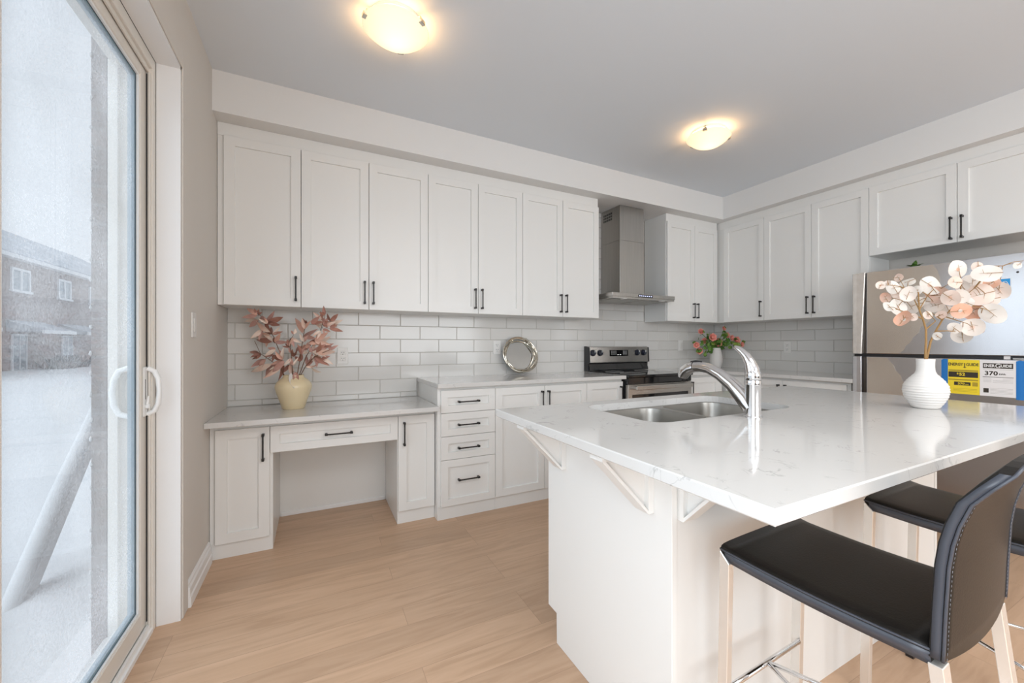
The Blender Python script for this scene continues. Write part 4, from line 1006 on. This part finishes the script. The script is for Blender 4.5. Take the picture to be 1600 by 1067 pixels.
b = MB(); b.tube([(fx-0.0105, fy+0.246, 1.083), (fx-0.012, fy+0.270, 1.078), (fx-0.013, fy+0.290, 1.065), (fx-0.0135, fy+0.300, 1.048), (fx-0.0135, fy+0.303, 1.036)], [0.0215, 0.024, 0.0245, 0.0235, 0.019], 22)
hd = obj('spray_head', b, 'chrome', fa)
b = MB(); b.tube([(fx-0.009, fy+0.212, 1.1045), (fx-0.0095, fy+0.240, 1.1055), (fx-0.0105, fy+0.264, 1.1025)], [0.004, 0.0055, 0.004], 10)
obj('spray_button', b, 'blackplastic', hd)

# ------------------------------------------------------------------ bar stools
def make_stool(loc, rz, label):
    r = thing('bar_stool', loc, label, 'bar stool', 'black leather bar stools at the island', rz)
    hw, y0, y1 = 0.180, -0.188, 0.212           # half width, rear, front
    # seat: thin padded slab, side skirts sloping inwards
    rows = []
    for k in range(13):
        t = k/12; y = y0+(y1-y0)*t
        dip = -0.007*math.sin(PI*t)+0.004*(t > 0.95)
        row = []
        for (x, z) in ((-hw+0.022, 0.617), (-hw+0.006, 0.622), (-hw, 0.650), (-hw+0.004, 0.6565), (-hw*0.93, 0.6592), (-hw*0.8, 0.6608), (-hw*0.5, 0.6617), (0, 0.662), (hw*0.5, 0.6617), (hw*0.8, 0.6608), (hw*0.93, 0.6592), (hw-0.004, 0.6565), (hw, 0.650), (hw-0.006, 0.622), (hw-0.022, 0.617)):
            zz = z+(dip if z > 0.64 else dip*0.3)
            yy = y
            row.append((x, yy, zz))
        rows.append(row)
    m = MB(); t = bmesh.new(); V = [[t.verts.new(q) for q in rr] for rr in rows]; n = len(V[0])
    for A, B in zip(V[:-1], V[1:]):
        for i in range(n):
            f = t.faces.new([A[i], A[(i+1) % n], B[(i+1) % n], B[i]]); f.smooth = True
    t.faces.new(V[0]); t.faces.new(V[-1]); m._add(t)
    seat = obj('seat', m, 'leather', r, local=True)
    m = MB()
    edge = lambda sx: [(sx*(hw+0.0005), y0+(y1-y0)*k/12, 0.652-0.007*math.sin(PI*k/12)) for k in range(13)]
    m.tube(edge(-1), 0.0024, 6); m.tube(edge(1), 0.0024, 6); m.tube([(-hw, y1+0.001, 0.652), (0, y1+0.002, 0.656), (hw, y1+0.001, 0.652)], 0.0024, 6)
    obj('piping', m, 'piping', seat, local=True)
    for sx in (-1, 1):
        m = MB(); R_ = [[(sx*(hw+0.0012), y, 0.648+d), (sx*(hw-0.0045), y, 0.6235+d)] for y, d in [(y0+(y1-0.012-y0)*k/12, -0.0065*math.sin(PI*k/12)) for k in range(13)]]
        m.grid(R_, thick=0.0012)
        obj('side_band', m, 'piping', seat, local=True)
    # back: bent sheet, gently curved across, rolling backwards towards its top
    prof = [(0.636, 0.000), (0.66, -0.001), (0.72, -0.003), (0.80, -0.007), (0.84, -0.012), (0.875, -0.020), (0.915, -0.034), (0.955, -0.056), (0.985, -0.080)]
    def backrows(off, ins):
        out = []
        for z, y in prof:
            row = []
            for k in range(15):
                u = -1+2*k/14
                w = hw-ins
                zz = z
                if z > 0.95: zz = z-0.010*u**6+0.010*(1-u*u)
                if z < 0.64: zz = z+0.012*(u*u)-0.008
                row.append((u*w, y0+0.002+y-0.010*(1-u*u)-off, zz))
            out.append(row)
        return out
    F, Bk = backrows(0.0, 0.0), backrows(0.018, 0.0)
    m = MB(); t = bmesh.new()
    VF = [[t.verts.new(q) for q in rr] for rr in F]; VB = [[t.verts.new(q) for q in rr] for rr in Bk]
    for V in (VF, VB):
        for A, B in zip(V[:-1], V[1:]):
            for i in range(14):
                f = t.faces.new([A[i], A[i+1], B[i+1], B[i]]); f.smooth = True
    for i in range(14): t.faces.new([VF[0][i], VF[0][i+1], VB[0][i+1], VB[0][i]]); t.faces.new([VF[-1][i], VF[-1][i+1], VB[-1][i+1], VB[-1][i]])
    for A, B in ((VF, VB),):
        for j in range(len(A)-1):
            t.faces.new([A[j][0], A[j+1][0], B[j+1][0], B[j][0]]); t.faces.new([A[j][-1], A[j+1][-1], B[j+1][-1], B[j][-1]])
    m._add(t); back = obj('backrest', m, 'leather', r, local=True)
    m = MB()
    loopb = [VBp for VBp in [Bk[j][0] for j in range(len(Bk))]]+[q for q in Bk[-1][1:]]+[Bk[j][-1] for j in range(len(Bk)-2, -1, -1)]
    m.tube([(q[0]*1.003, q[1]-0.0005, q[2]+0.0005) for q in loopb], 0.0026, 6)
    obj('piping', m, 'piping', back, local=True)
    for sx in (0, -1):
        m = MB()
        for j in range(len(Bk)-1):
            p0, p1 = Vector(Bk[j][sx]), Vector(Bk[j+1][sx]); L = (p1-p0).length; nn = max(1, int(L/0.0075)); sg = 1 if sx == 0 else -1
            for q in range(nn):
                a = p0+(p1-p0)*(q/nn); c = p0+(p1-p0)*((q+0.5)/nn)
                m.tube([(a.x+sg*0.009, a.y-0.0028, a.z), (c.x+sg*0.009, c.y-0.0028, c.z)], 0.0004, 4)
        obj('stitching', m, 'thread', back, local=True)
    for sx in (-1, 1):
        m = MB(); m.grid([[(sx*(hw+0.001), F[j][0][1]-0.002, F[j][0][2]), (sx*(hw+0.001), Bk[j][0][1]+0.003, Bk[j][0][2])] for j in range(len(F))], thick=0.0012)
        obj('side_band', m, 'piping', back, local=True)
    # four flat bar legs, raked a little
    def leg(x, ya, yb, wx, wy):
        m = MB(); t = bmesh.new(); rows_ = []
        for z, y in ((0.6165 if ya > 0 else 0.628, ya), (0.012, yb)):
            rows_.append([t.verts.new((x-wx/2, y-wy/2, z)), t.verts.new((x+wx/2, y-wy/2, z)), t.verts.new((x+wx/2, y+wy/2, z)), t.verts.new((x-wx/2, y+wy/2, z))])
        if ya > 0:
            for q in rows_[0]: q.co.z = 0.648 if q.co.y > ya else 0.622
        A, B = rows_
        for i in range(4): t.faces.new([A[i], A[(i+1) % 4], B[(i+1) % 4], B[i]])
        t.faces.new(A); t.faces.new(B)
        bmesh.ops.bevel(t, geom=list(t.edges), offset=0.0012, segments=1, affect='EDGES')
        m._add(t)
        l = obj('leg', m, 'nickel', r, local=True)
        obj('foot_pad', MB().box(x-wx/2+0.001, x+wx/2-0.001, yb-wy/2+0.001, yb+wy/2-0.001, 0.0, 0.0118), 'blackplastic', l, local=True)
    for sx in (-1, 1):
        leg(sx*(hw-0.0085), y1-0.011, y1+0.001, 0.020, 0.026)
        leg(sx*(hw-0.016), y0-0.006, y0-0.075, 0.030, 0.020)
    m = MB(); zb = 0.302; yb = y1-0.015
    m.tube([(-hw+0.022, yb, zb), (hw-0.022, yb, zb)], 0.007, 10)
    m.tube([(0, yb, zb), (-hw+0.018, y0-0.030, zb)], 0.006, 10); m.tube([(0, yb, zb), (hw-0.018, y0-0.030, zb)], 0.006, 10)
    obj('footrest', m, 'chrome', r, local=True)
    return r
make_stool((1.612, -2.787, 0), math.radians(2.0), 'black leather bar stool on nickel legs near the island corner, back fully in view')
make_stool((2.318, -2.800, 0), math.radians(0.5), 'second black leather bar stool, tucked under the island behind the nearer one')

# ------------------------------------------------------------------ ceiling lights
def ceiling_light(x, y, label, turn):
    r = thing('ceiling_light', (x, y, HC), label, 'ceiling light', 'flush dome ceiling lights')
    R = 0.146
    obj('base_plate', MB().lathe([(0, 0), (0.12, 0), (0.12, -0.014), (0.05, -0.018), (0, -0.018)], (x, y, HC-0.0005), 40), 'whitegloss', r)
    prof = []
    ZR = 0.042
    for k in range(13):
        a = k/12; prof.append((R*a, HC-ZR-0.066+0.064*(a**2.4)))
    prof += [(R+0.004, HC-ZR), (R+0.002, HC-ZR+0.003), (R-0.004, HC-ZR)]
    for k in range(11, -1, -1):
        a = k/12; prof.append((R*a*0.985, HC-ZR-0.062+0.062*(a**2.4)))
    m_ = MB(); m_.lathe(prof, (0, 0, -HC), 56)
    dm = obj('glass_dome', m_, 'dome', r, local=True)
    for k in range(3):
        a = math.radians(turn+120*k)
        Rm = Matrix.Translation((x, y, 0)) @ Matrix.Rotation(a, 4, 'Z')
        b = MB(); b.box(R-0.010, R+0.0075, -0.014, 0.014, HC-ZR-0.010, HC-ZR-0.006, 0.0008, 1, Rm); b.box(R+0.0045, R+0.0075, -0.014, 0.014, HC-ZR-0.0095, HC-ZR+0.008, 0.0008, 1, Rm); b.box(R-0.010, R-0.007, -0.006, 0.006, HC-ZR+0.004, HC-0.014, 0.0005, 1, Rm); b.box(R-0.012, R+0.0075, -0.006, 0.006, HC-ZR+0.004, HC-ZR+0.006, 0, 1, Rm); b.box(R-0.06, R-0.007, -0.006, 0.006, HC-0.016, HC-0.0135, 0.0005, 1, Rm)
        obj('clip', b, 'silver', r)
    l = bpy.data.lights.new('bulb_light', 'POINT'); l.energy = 2.1; l.color = (1.0, 0.60, 0.28); l.shadow_soft_size = 0.03
    o = bpy.data.objects.new('bulb_light', l); COL.objects.link(o); o.parent = r; o.location = (0, 0, -0.050)
    return r
ceiling_light(0.846, -1.262, 'lit frosted dome ceiling light nearest the sliding door', 72)
ceiling_light(3.018, -1.262, 'lit frosted dome ceiling light above the island near the right wall', 90)

# ------------------------------------------------------------------ tray leaning on the tiles
tr = thing('silver_tray', (2.075, -0.09, ZC), 'round mirrored silver tray leaning against the tiles', 'tray')
ta = Matrix.Translation((2.080, -0.108, ZC+0.003)) @ Matrix.Rotation(math.radians(-15), 4, 'X') @ Matrix.Translation((0, 0, 0.165)) @ Matrix.Rotation(PI/2, 4, 'X')
def T(q): return ta @ Vector(q)
b = MB(); b.lathe([(0, 0.004), (0.125, 0.004), (0.125, -0.002), (0, -0.002)], (0, 0, 0), 56, mat=ta)
obj('mirror_plate', b, 'mirror', tr)
b = MB()
for (r0, h0, dr, dh, ph, rad, fr) in ((0.132, 0.010, 0.006, 0.006, 0.0, 0.0065, 3), (0.150, 0.022, 0.006, 0.009, 1.0, 0.0075, 3), (0.158, 0.038, 0.006, 0.007, 2.2, 0.0055, 2), (0.143, 0.034, 0.010, 0.010, 3.4, 0.006, 3)):
    b.tube([T(((r0+dr*math.sin(fr*t_+ph))*math.cos(t_), (r0+dr*math.sin(fr*t_+ph))*math.sin(t_), h0+dh*math.cos(fr*t_+ph))) for t_ in [2*PI*k/72 for k in range(72)]], rad, 8, closed=True)
for a in (0.9, 2.0, 3.5, 4.6, 5.8):
    b.tube([T((0.128*math.cos(a), 0.128*math.sin(a), 0.006)), T((0.145*math.cos(a+0.12), 0.145*math.sin(a+0.12), 0.026)), T((0.160*math.cos(a+0.24), 0.160*math.sin(a+0.24), 0.040))], [0.005, 0.006, 0.004], 8)
obj('branch_rim', b, 'silver', tr)

# ------------------------------------------------------------------ vases
VX, VY = 0.385, -0.272
v = MB(); v.lathe([(0, 0), (0.058, 0), (0.064, 0.006), (0.080, 0.06), (0.096, 0.105), (0.1035, 0.136), (0.1015, 0.152), (0.093, 0.168), (0.078, 0.183), (0.065, 0.193), (0.058, 0.202), (0.058, 0.212), (0.052, 0.213), (0.050, 0.200), (0.060, 0.188), (0.090, 0.155), (0.088, 0.115), (0.060, 0.02), (0, 0.012)], (VX, VY, ZD+0.0003), 56)
tag(obj('vase', v, 'cream', None, org=(VX, VY, ZD)), 'squat cream stoneware vase on the low desktop', 'vase')
WX, WY = 2.722, -2.551
prof = [(0, 0), (0.038, 0), (0.043, 0.003)]
for k in range(41):
    t_ = k/40; z = 0.006+0.135*t_
    r_ = 0.044+0.0295*math.sin(PI*min(1, t_*1.0)**0.9*0.92)
    body = [(0.0, 0.045), (0.12, 0.056), (0.3, 0.068), (0.48, 0.0725), (0.65, 0.0695), (0.8, 0.058), (0.92, 0.044), (1.0, 0.0345)]
    for (a, ra), (c_, rc) in zip(body[:-1], body[1:]):
        if a <= t_ <= c_: r_ = ra+(rc-ra)*(t_-a)/(c_-a)
    prof.append((r_+0.0011*math.sin(t_*2*PI*13), z))
prof += [(0.030, 0.152), (0.0285, 0.170), (0.0290, 0.190), (0.0300, 0.2005), (0.0262, 0.2005), (0.0250, 0.17), (0.027, 0.15), (0.06, 0.10), (0.05, 0.02), (0, 0.012)]
v = MB(); v.lathe(prof, (WX, WY, 0.9142), 64)
tag(obj('vase', v, 'whiteclay', None, org=(WX, WY, 0.9142)), 'white ribbed bottle-neck vase standing on the island worktop', 'vase')
SX, SY = 4.375, -0.268
v = MB(); t = bmesh.new(); n = 48; rows = []
for (r_, z) in ((0.044, 0.0), (0.049, 0.01), (0.063, 0.06), (0.066, 0.10), (0.061, 0.15), (0.050, 0.20), (0.044, 0.222), (0.039, 0.222), (0.043, 0.19), (0.054, 0.12), (0.038, 0.015)):
    rows.append([(SX+(r_*(1+0.018*math.cos(16*2*PI*k/n)))*math.cos(2*PI*k/n), SY+(r_*(1+0.018*math.cos(16*2*PI*k/n)))*math.sin(2*PI*k/n), ZC+0.0003+z) for k in range(n)])
v.grid(rows, close=True); v.poly([q for q in rows[0]][::-1]); v.poly(rows[-1])
tag(obj('vase', v, 'whiteclay', None, org=(SX, SY, ZC)), 'small fluted white vase in the worktop corner with coral roses', 'vase')

# ------------------------------------------------------------------ branches and flowers
def nearest(pts, p):
    best = None
    for a, c in zip(pts[:-1], pts[1:]):
        A, B = Vector(a), Vector(c); d = B-A
        t_ = max(0, min(1, (p-A).dot(d)/max(d.length_squared, 1e-9))); q = A+d*t_
        if best is None or (q-p).length < (best-p).length: best = q
    return best
def lance(mb, base, tip, width, rnd):
    A, B = Vector(base), Vector(tip); d = B-A; L = d.length
    if L < 1e-4: return
    d.normalize(); s_ = d.cross(Vector((rnd.uniform(-1, 1), -1.0, rnd.uniform(-0.6, 0.6)))); s_.normalize(); nrm = s_.cross(d).normalized()
    bend = rnd.uniform(-0.12, 0.12)*L; curl = rnd.uniform(0.15, 0.5)
    rows = []
    for k in range(9):
        t_ = k/8; w = width*(math.sin(PI*t_**0.8)**0.9)*(1-0.25*t_)+0.0004
        c = A+d*L*t_+nrm*bend*math.sin(PI*t_)
        rows.append([c-s_*w+nrm*w*curl, c-s_*w*0.5+nrm*w*curl*0.35, c, c+s_*w*0.5+nrm*w*curl*0.35, c+s_*w+nrm*w*curl])
    mb.grid(rows)
def disc(mb, c, r, rnd, face):
    n_ = Vector((face[0]+rnd.uniform(-0.5, 0.5), face[1]+rnd.uniform(-0.5, 0.5), rnd.uniform(-0.35, 0.45))).normalized()
    a = n_.orthogonal().normalized(); a.rotate(Matrix.Rotation(rnd.uniform(0, 6.28), 3, n_)); b_ = n_.cross(a)
    rows = []; asp = rnd.uniform(0.82, 1.0); cup = rnd.uniform(-0.25, 0.35); wav = rnd.uniform(0, 6.28)
    for k in range(6):
        q = k/5
        rows.append([c+(a*math.cos(th)*(1+0.10*math.cos(th))+b_*math.sin(th)*asp)*r*q+n_*r*(cup*q*q+0.07*q*q*math.sin(3*th+wav)) for th in [2*PI*j/20 for j in range(20)]])
    mb.grid(rows[1:], close=True); mb.bm.faces.new([mb.bm.verts.new(p_) for p_ in rows[1]])
    if n_.dot(Vector((-0.9, -0.35, 0))) < 0: n_ = -n_
    return a, b_, n_, cup
PH = {'tall': 'tall rust leaf branch leaning left in the cream vase', 'low': 'low rust leaf branch drooping left over the cream vase', 'mid': 'short rust leaf branch with leaves hanging over the rim of the cream vase',
      'upright': 'upright rust leaf branch with one large mauve leaf, right of centre in the cream vase', 'spread': 'tall rust and cream branch leaning right in the cream vase', 'right': 'low coral and brown branch reaching right toward the outlet from the cream vase'}
rnd = random.Random(11)
def safe(p_):
    x, y, z = p_
    y = min(y, -0.03)
    if z > 1.398 and y > -0.345: z = 1.398
    return (x, y, z)
for nm, (stem, lv) in RUST.items():
    r = thing('leaf_branch', (VX, VY, ZD+0.03), PH[nm], 'branch', 'rust branches in the cream vase')
    st = [safe(q) for q in stem]; m = len(st)
    b = MB(); b.tube(st, [0.0032-0.0018*i/(m-1) for i in range(m)], 7)
    f = MB()
    for q in lv:
        A, B = Vector(safe(q[:3])), Vector(safe(q[3:])); c = nearest(st, A)
        if (c-A).length > 0.006: b.tube([c, (c+A)/2+Vector((0, 0, -0.004)), A], [0.0014, 0.0012, 0.0009], 5)
        L_ = (B-A).length
        lance(f, A, B, min(0.019, max(0.009, 0.17*L_)), rnd)
        ax = Vector((rnd.uniform(-0.4, 0.4), -1, rnd.uniform(-0.4, 0.4))).normalized()
        d2 = (B-A); d2.rotate(Matrix.Rotation(rnd.choice((-1, 1))*rnd.uniform(0.5, 1.0), 3, ax))
        B2 = Vector(safe(A+d2*rnd.uniform(0.65, 0.95)))
        lance(f, A, B2, min(0.017, max(0.008, 0.16*L_)), rnd)
    obj('stem', b, 'twig', r); obj('foliage', f, 'rustleaf', r)
    if nm == 'mid':
        f2 = MB(); lance(f2, (VX-0.012, VY-0.055, 0.998), (VX+0.008, VY-0.112, 0.905), 0.020, random.Random(2))
        tag(obj('pale_leaf', f2, 'whiteclay', r), 'white leaf hanging over the vase rim')
vd = Vector((-0.9, -0.35, 0))
EL = {'A': 'pale blush leaf branch leaning left in the white island vase', 'B': 'larger pale blush leaf branch spreading right from the white island vase'}
for nm, (stem, subs, lv) in BLUSH.items():
    r = thing('leaf_branch', (WX, WY, 0.95), EL[nm], 'branch', 'blush branches in the white vase')
    st = [(WX, WY, 0.945), (WX, WY, 1.05)]+[tuple(q) for q in stem]
    if nm == 'B': st[0] = (WX+0.006, WY+0.004, 0.945); st[1] = (WX+0.006, WY+0.004, 1.05)
    m = len(st); b = MB(); b.tube(st, [0.0052-0.0022*i/(m-1) for i in range(m)], 8)
    allp = [st[2:]]
    for sb in subs:
        b.tube(sb, [0.0026-0.0014*i/(len(sb)-1) for i in range(len(sb))], 6); allp.append(sb)
    f = MB()
    for (x, y, z, rad, _) in lv:
        c = Vector((x, y, z)); best = None
        for pl in allp:
            q = nearest(pl, c)
            if best is None or (q-c).length < (best-c).length: best = q
        rad *= 1.14
        if (best-c).length > rad*0.4: b.tube([best, (best+c)/2+Vector((0, 0, 0.004)), c], [0.0015, 0.0012, 0.0008], 5)
        a_, b2, n2, cup_ = disc(f, c, rad, rnd, vd)
        k0 = c-a_*rad*0.92+n2*0.004
        b.tube([k0, c+n2*0.004, c+a_*rad*0.55+n2*0.004], [0.0011, 0.0008, 0.0003], 4)
        for sg in (-1, 1):
            b.tube([c-a_*rad*0.25*sg+n2*0.004, c+a_*rad*(0.15-0.2*sg)+b2*sg*rad*0.42+n2*0.004], [0.0007, 0.0003], 4)
    obj('stem', b, 'stem', r); obj('foliage', f, 'blush', r)
# rose bunch
r = thing('rose_bunch', (SX, SY, ZC+0.03), 'bunch of coral roses with green leaves in the small corner vase', 'flowers')
RO = [(4.197, -0.214, 1.315, 0.034), (4.104, -0.234, 1.168, 0.036), (4.155, -0.229, 1.105, 0.038), (4.262, -0.206, 1.215, 0.036), (4.291, -0.286, 1.252, 0.046), (4.390, -0.277, 1.197, 0.050), (4.500, -0.307, 1.275, 0.034), (4.511, -0.356, 1.246, 0.034), (4.571, -0.370, 1.218, 0.048), (4.434, -0.318, 1.348, 0.026), (4.592, -0.42, 1.175, 0.030)]
b = MB()
for (x, y, z, rr) in RO:
    m_ = Vector((SX+(x-SX)*0.45, SY+(y-SY)*0.45, ZC+0.30)); b.tube([(SX+(x-SX)*0.12, SY, ZC+0.03), (SX+(x-SX)*0.14, SY, ZC+0.215), m_, (x, y, z-rr*0.4)], 0.003, 6)
obj('stem', b, 'rosegreen', r)
for (x, y, z, rr) in RO:
    b = MB(); out = Vector((x-SX-0.35, y-SY-0.9, z-1.15)).normalized()
    Q = Vector((0, 0, 1)).rotation_difference(out).to_matrix().to_4x4(); Mx = Matrix.Translation((x, y, z)) @ Q
    for ring, (n_, tilt, sz) in enumerate(((3, 0.25, 0.55), (5, 0.6, 0.8), (6, 1.0, 1.0))):
        for k in range(n_):
            a = 2*PI*k/n_+ring*0.5; rows = []
            for i in range(5):
                t_ = i/4; row = []
                for j in range(5):
                    u = (j-2)/2; w = sz*0.75*math.sin(PI*(0.18+0.72*t_))
                    h_ = t_*rr*sz*1.0*math.cos(tilt*t_*0.9); d_ = rr*(0.12+0.10*ring+sz*0.75*math.sin(tilt*t_))
                    ang = a+u*w*0.9
                    row.append(Mx @ Vector((d_*math.cos(ang), d_*math.sin(ang), h_-rr*0.3)))
                rows.append(row)
            b.grid(rows)
    b.lathe([(0, -rr*0.45), (rr*0.25, -rr*0.3), (rr*0.3, 0.0), (rr*0.2, rr*0.3), (0, rr*0.38)], (0, 0, 0), 10, mat=Mx)
    obj('blossom', b, 'rose', r)
b = MB(); rn = random.Random(21)
for k in range(120):
    a = rn.choice(RO); t_ = rn.uniform(0.25, 1.0)
    c = Vector((SX+(a[0]-SX)*t_+rn.uniform(-0.05, 0.05), SY+(a[1]-SY)*t_+rn.uniform(-0.05, 0.02), ZC+0.26+(a[2]-ZC-0.28)*t_+rn.uniform(-0.05, 0.05)))
    if c.x > W-0.07: c.x = W-0.07
    c.y = min(c.y, -0.06)
    d = Vector((rn.uniform(-1, 1), rn.uniform(-1, 0.4), rn.uniform(-0.5, 0.8))).normalized()*rn.uniform(0.035, 0.055)
    lance(b, c-d*0.55, c+d*0.55, 0.021, rn)
obj('foliage', b, 'greenleaf', r)

# ------------------------------------------------------------------ outside: snow, timber brace, houses
b = MB(); rows = []
for i in range(41):
    x = -0.27-70*(i/40)**2.4; row = []
    for j in range(61):
        y = -8+88*j/60
        near = math.exp(-((x+0.3)/1.6)**2)
        row.append((x, y, -0.34+0.42*near*(1 if y < 0.5 else 0.6)+0.04*math.sin(1.7*x+0.6*y)*math.sin(0.9*y+x)))
    rows.append(row)
b.grid(rows)
struct('ground_snow', b, 'snow')
br_ = MB()
b0, b1 = Vector((-0.60, -0.80, 0.015)), Vector((-0.60, 0.02, 0.785)); d = (b1-b0).normalized(); nn = Vector((0, -d.z, d.y))
br_.grid([[q for q in (e_+Vector((0.02, 0, 0))-nn*0.045, e_-Vector((0.02, 0, 0))-nn*0.045, e_-Vector((0.02, 0, 0))+nn*0.045, e_+Vector((0.02, 0, 0))+nn*0.045)] for e_ in (b0-d*0.35, b1)], close=True, smooth=False)
rail = thing('timber_brace', (-0.60, -0.9, -0.2), 'snow-covered slanting timber brace outside the glass door', 'timber')
obj('beam', br_, 'wood', rail)
b = MB(); b.tube([b0-d*0.3+nn*0.05, b0+nn*0.055, (b0+b1)/2+nn*0.06, b1+nn*0.05], [0.02, 0.032, 0.036, 0.03], 10)
obj('snow_cap', b, 'snow', rail)
b = MB(); b.box(-0.64, -0.56, 0.02, 0.12, -0.3, 0.86)
obj('post', b, 'wood', rail)

def house(y0, y1, label, wins, doors, group='brick houses across the snow'):
    X = -15.07; h = thing('house', (X, (y0+y1)/2, -0.6), label, 'house', group)
    obj('brick_wall', MB().box(X-9, X, y0, y1, -0.7, 6.35), 'farbrick', h)
    b = MB(); b.prism([(X+0.45, 6.42), (X-4.5, 9.5), (X-9.45, 6.42), (X-9.45, 6.30), (X+0.45, 6.30)], y0-0.01, y1+0.01, 'y')
    rf = obj('roof', b, 'roof', h)
    b = MB(); b.box(X+0.02, X+0.50, y0-0.01, y1+0.01, 6.12, 6.34); obj('eaves_gutter', b, 'farwhite', rf)
    b = MB(); b.tube([(X-3.0, y0+1.8, 8.5), (X-3.0, y0+1.8, 9.25)], 0.09, 8); obj('roof_vent', b, 'slot', rf)
    for (a, c, z0, z1) in wins:
        b = MB(); t_ = 0.14
        b.box(X+0.01, X+0.10, a, c, z1-t_, z1); b.box(X+0.01, X+0.16, a-0.1, c+0.1, z0, z0+t_); b.box(X+0.01, X+0.10, a, a+t_, z0+t_, z1-t_); b.box(X+0.01, X+0.10, c-t_, c, z0+t_, z1-t_); b.box(X+0.01, X+0.10, (a+c)/2-0.07, (a+c)/2+0.07, z0+t_, z1-t_)
        w_ = obj('window_frame', b, 'farwhite', h); obj('pane', MB().box(X+0.01, X+0.04, a+t_, c-t_, z0+t_, z1-t_), 'farglass', w_)
    for (a, c, z) in doors:
        b = MB(); b.prism([(X+0.02, z+0.55), (X+1.5, z), (X+1.5, z-0.12), (X+0.02, z-0.12)], a, c, 'y'); pr_ = obj('porch_roof', b, 'roof', h)
        b = MB(); b.box(X+1.46, X+1.56, a-0.02, c+0.02, z-0.22, z-0.01); obj('porch_fascia', b, 'farwhite', pr_)
        b = MB(); b.box(X+0.02, X+0.08, a+0.5, a+1.7, -0.6, z-0.35); obj('patio_door', b, 'farglass', h)
        b = MB(); b.box(X+0.02, X+0.10, a+0.4, a+0.5, -0.6, z-0.25); b.box(X+0.02, X+0.10, a+1.7, a+1.8, -0.6, z-0.25); b.box(X+0.02, X+0.10, a+0.5, a+1.7, z-0.35, z-0.25); b.box(X+0.02, X+0.10, a+1.06, a+1.14, -0.6, z-0.35); obj('door_frame', b, 'farwhite', h)
    return h
house(22.0, 35.4, 'brown brick house with white windows at the left of the view outside', [(31.66, 33.45, 4.25, 5.68), (24.5, 26.3, 4.25, 5.68), (28.3, 29.6, 4.25, 5.68)], [(31.3, 34.9, 2.05), (24.2, 27.6, 2.05)])
house(35.42, 52.0, 'brown brick house further back, close to the brick edge of the doorway', [(36.55, 38.2, 4.25, 5.68), (40.9, 42.6, 4.25, 5.68), (45.0, 46.8, 4.25, 5.68)], [(36.6, 40.4, 2.05), (43.8, 47.2, 2.05)])
sh = thing('winter_shrub', (-13.6, 33.9, -0.5), 'dark snow-dusted shrub in front of the brick house outside', 'shrub')
b = MB(); rn = random.Random(8)
for k in range(140):
    a = rn.uniform(0, 2*PI); l = rn.uniform(0.5, 1.0); c = Vector((-13.6+rn.uniform(-0.5, 0.5), 33.9+rn.uniform(-1.5, 1.5), -0.5))
    b.tube([c, c+Vector((0.25*math.cos(a), 0.35*math.sin(a), l*0.6)), c+Vector((0.4*math.cos(a), 0.7*math.sin(a), l))], [0.035, 0.05, 0.03], 5)
obj('branches', b, 'shrub', sh)
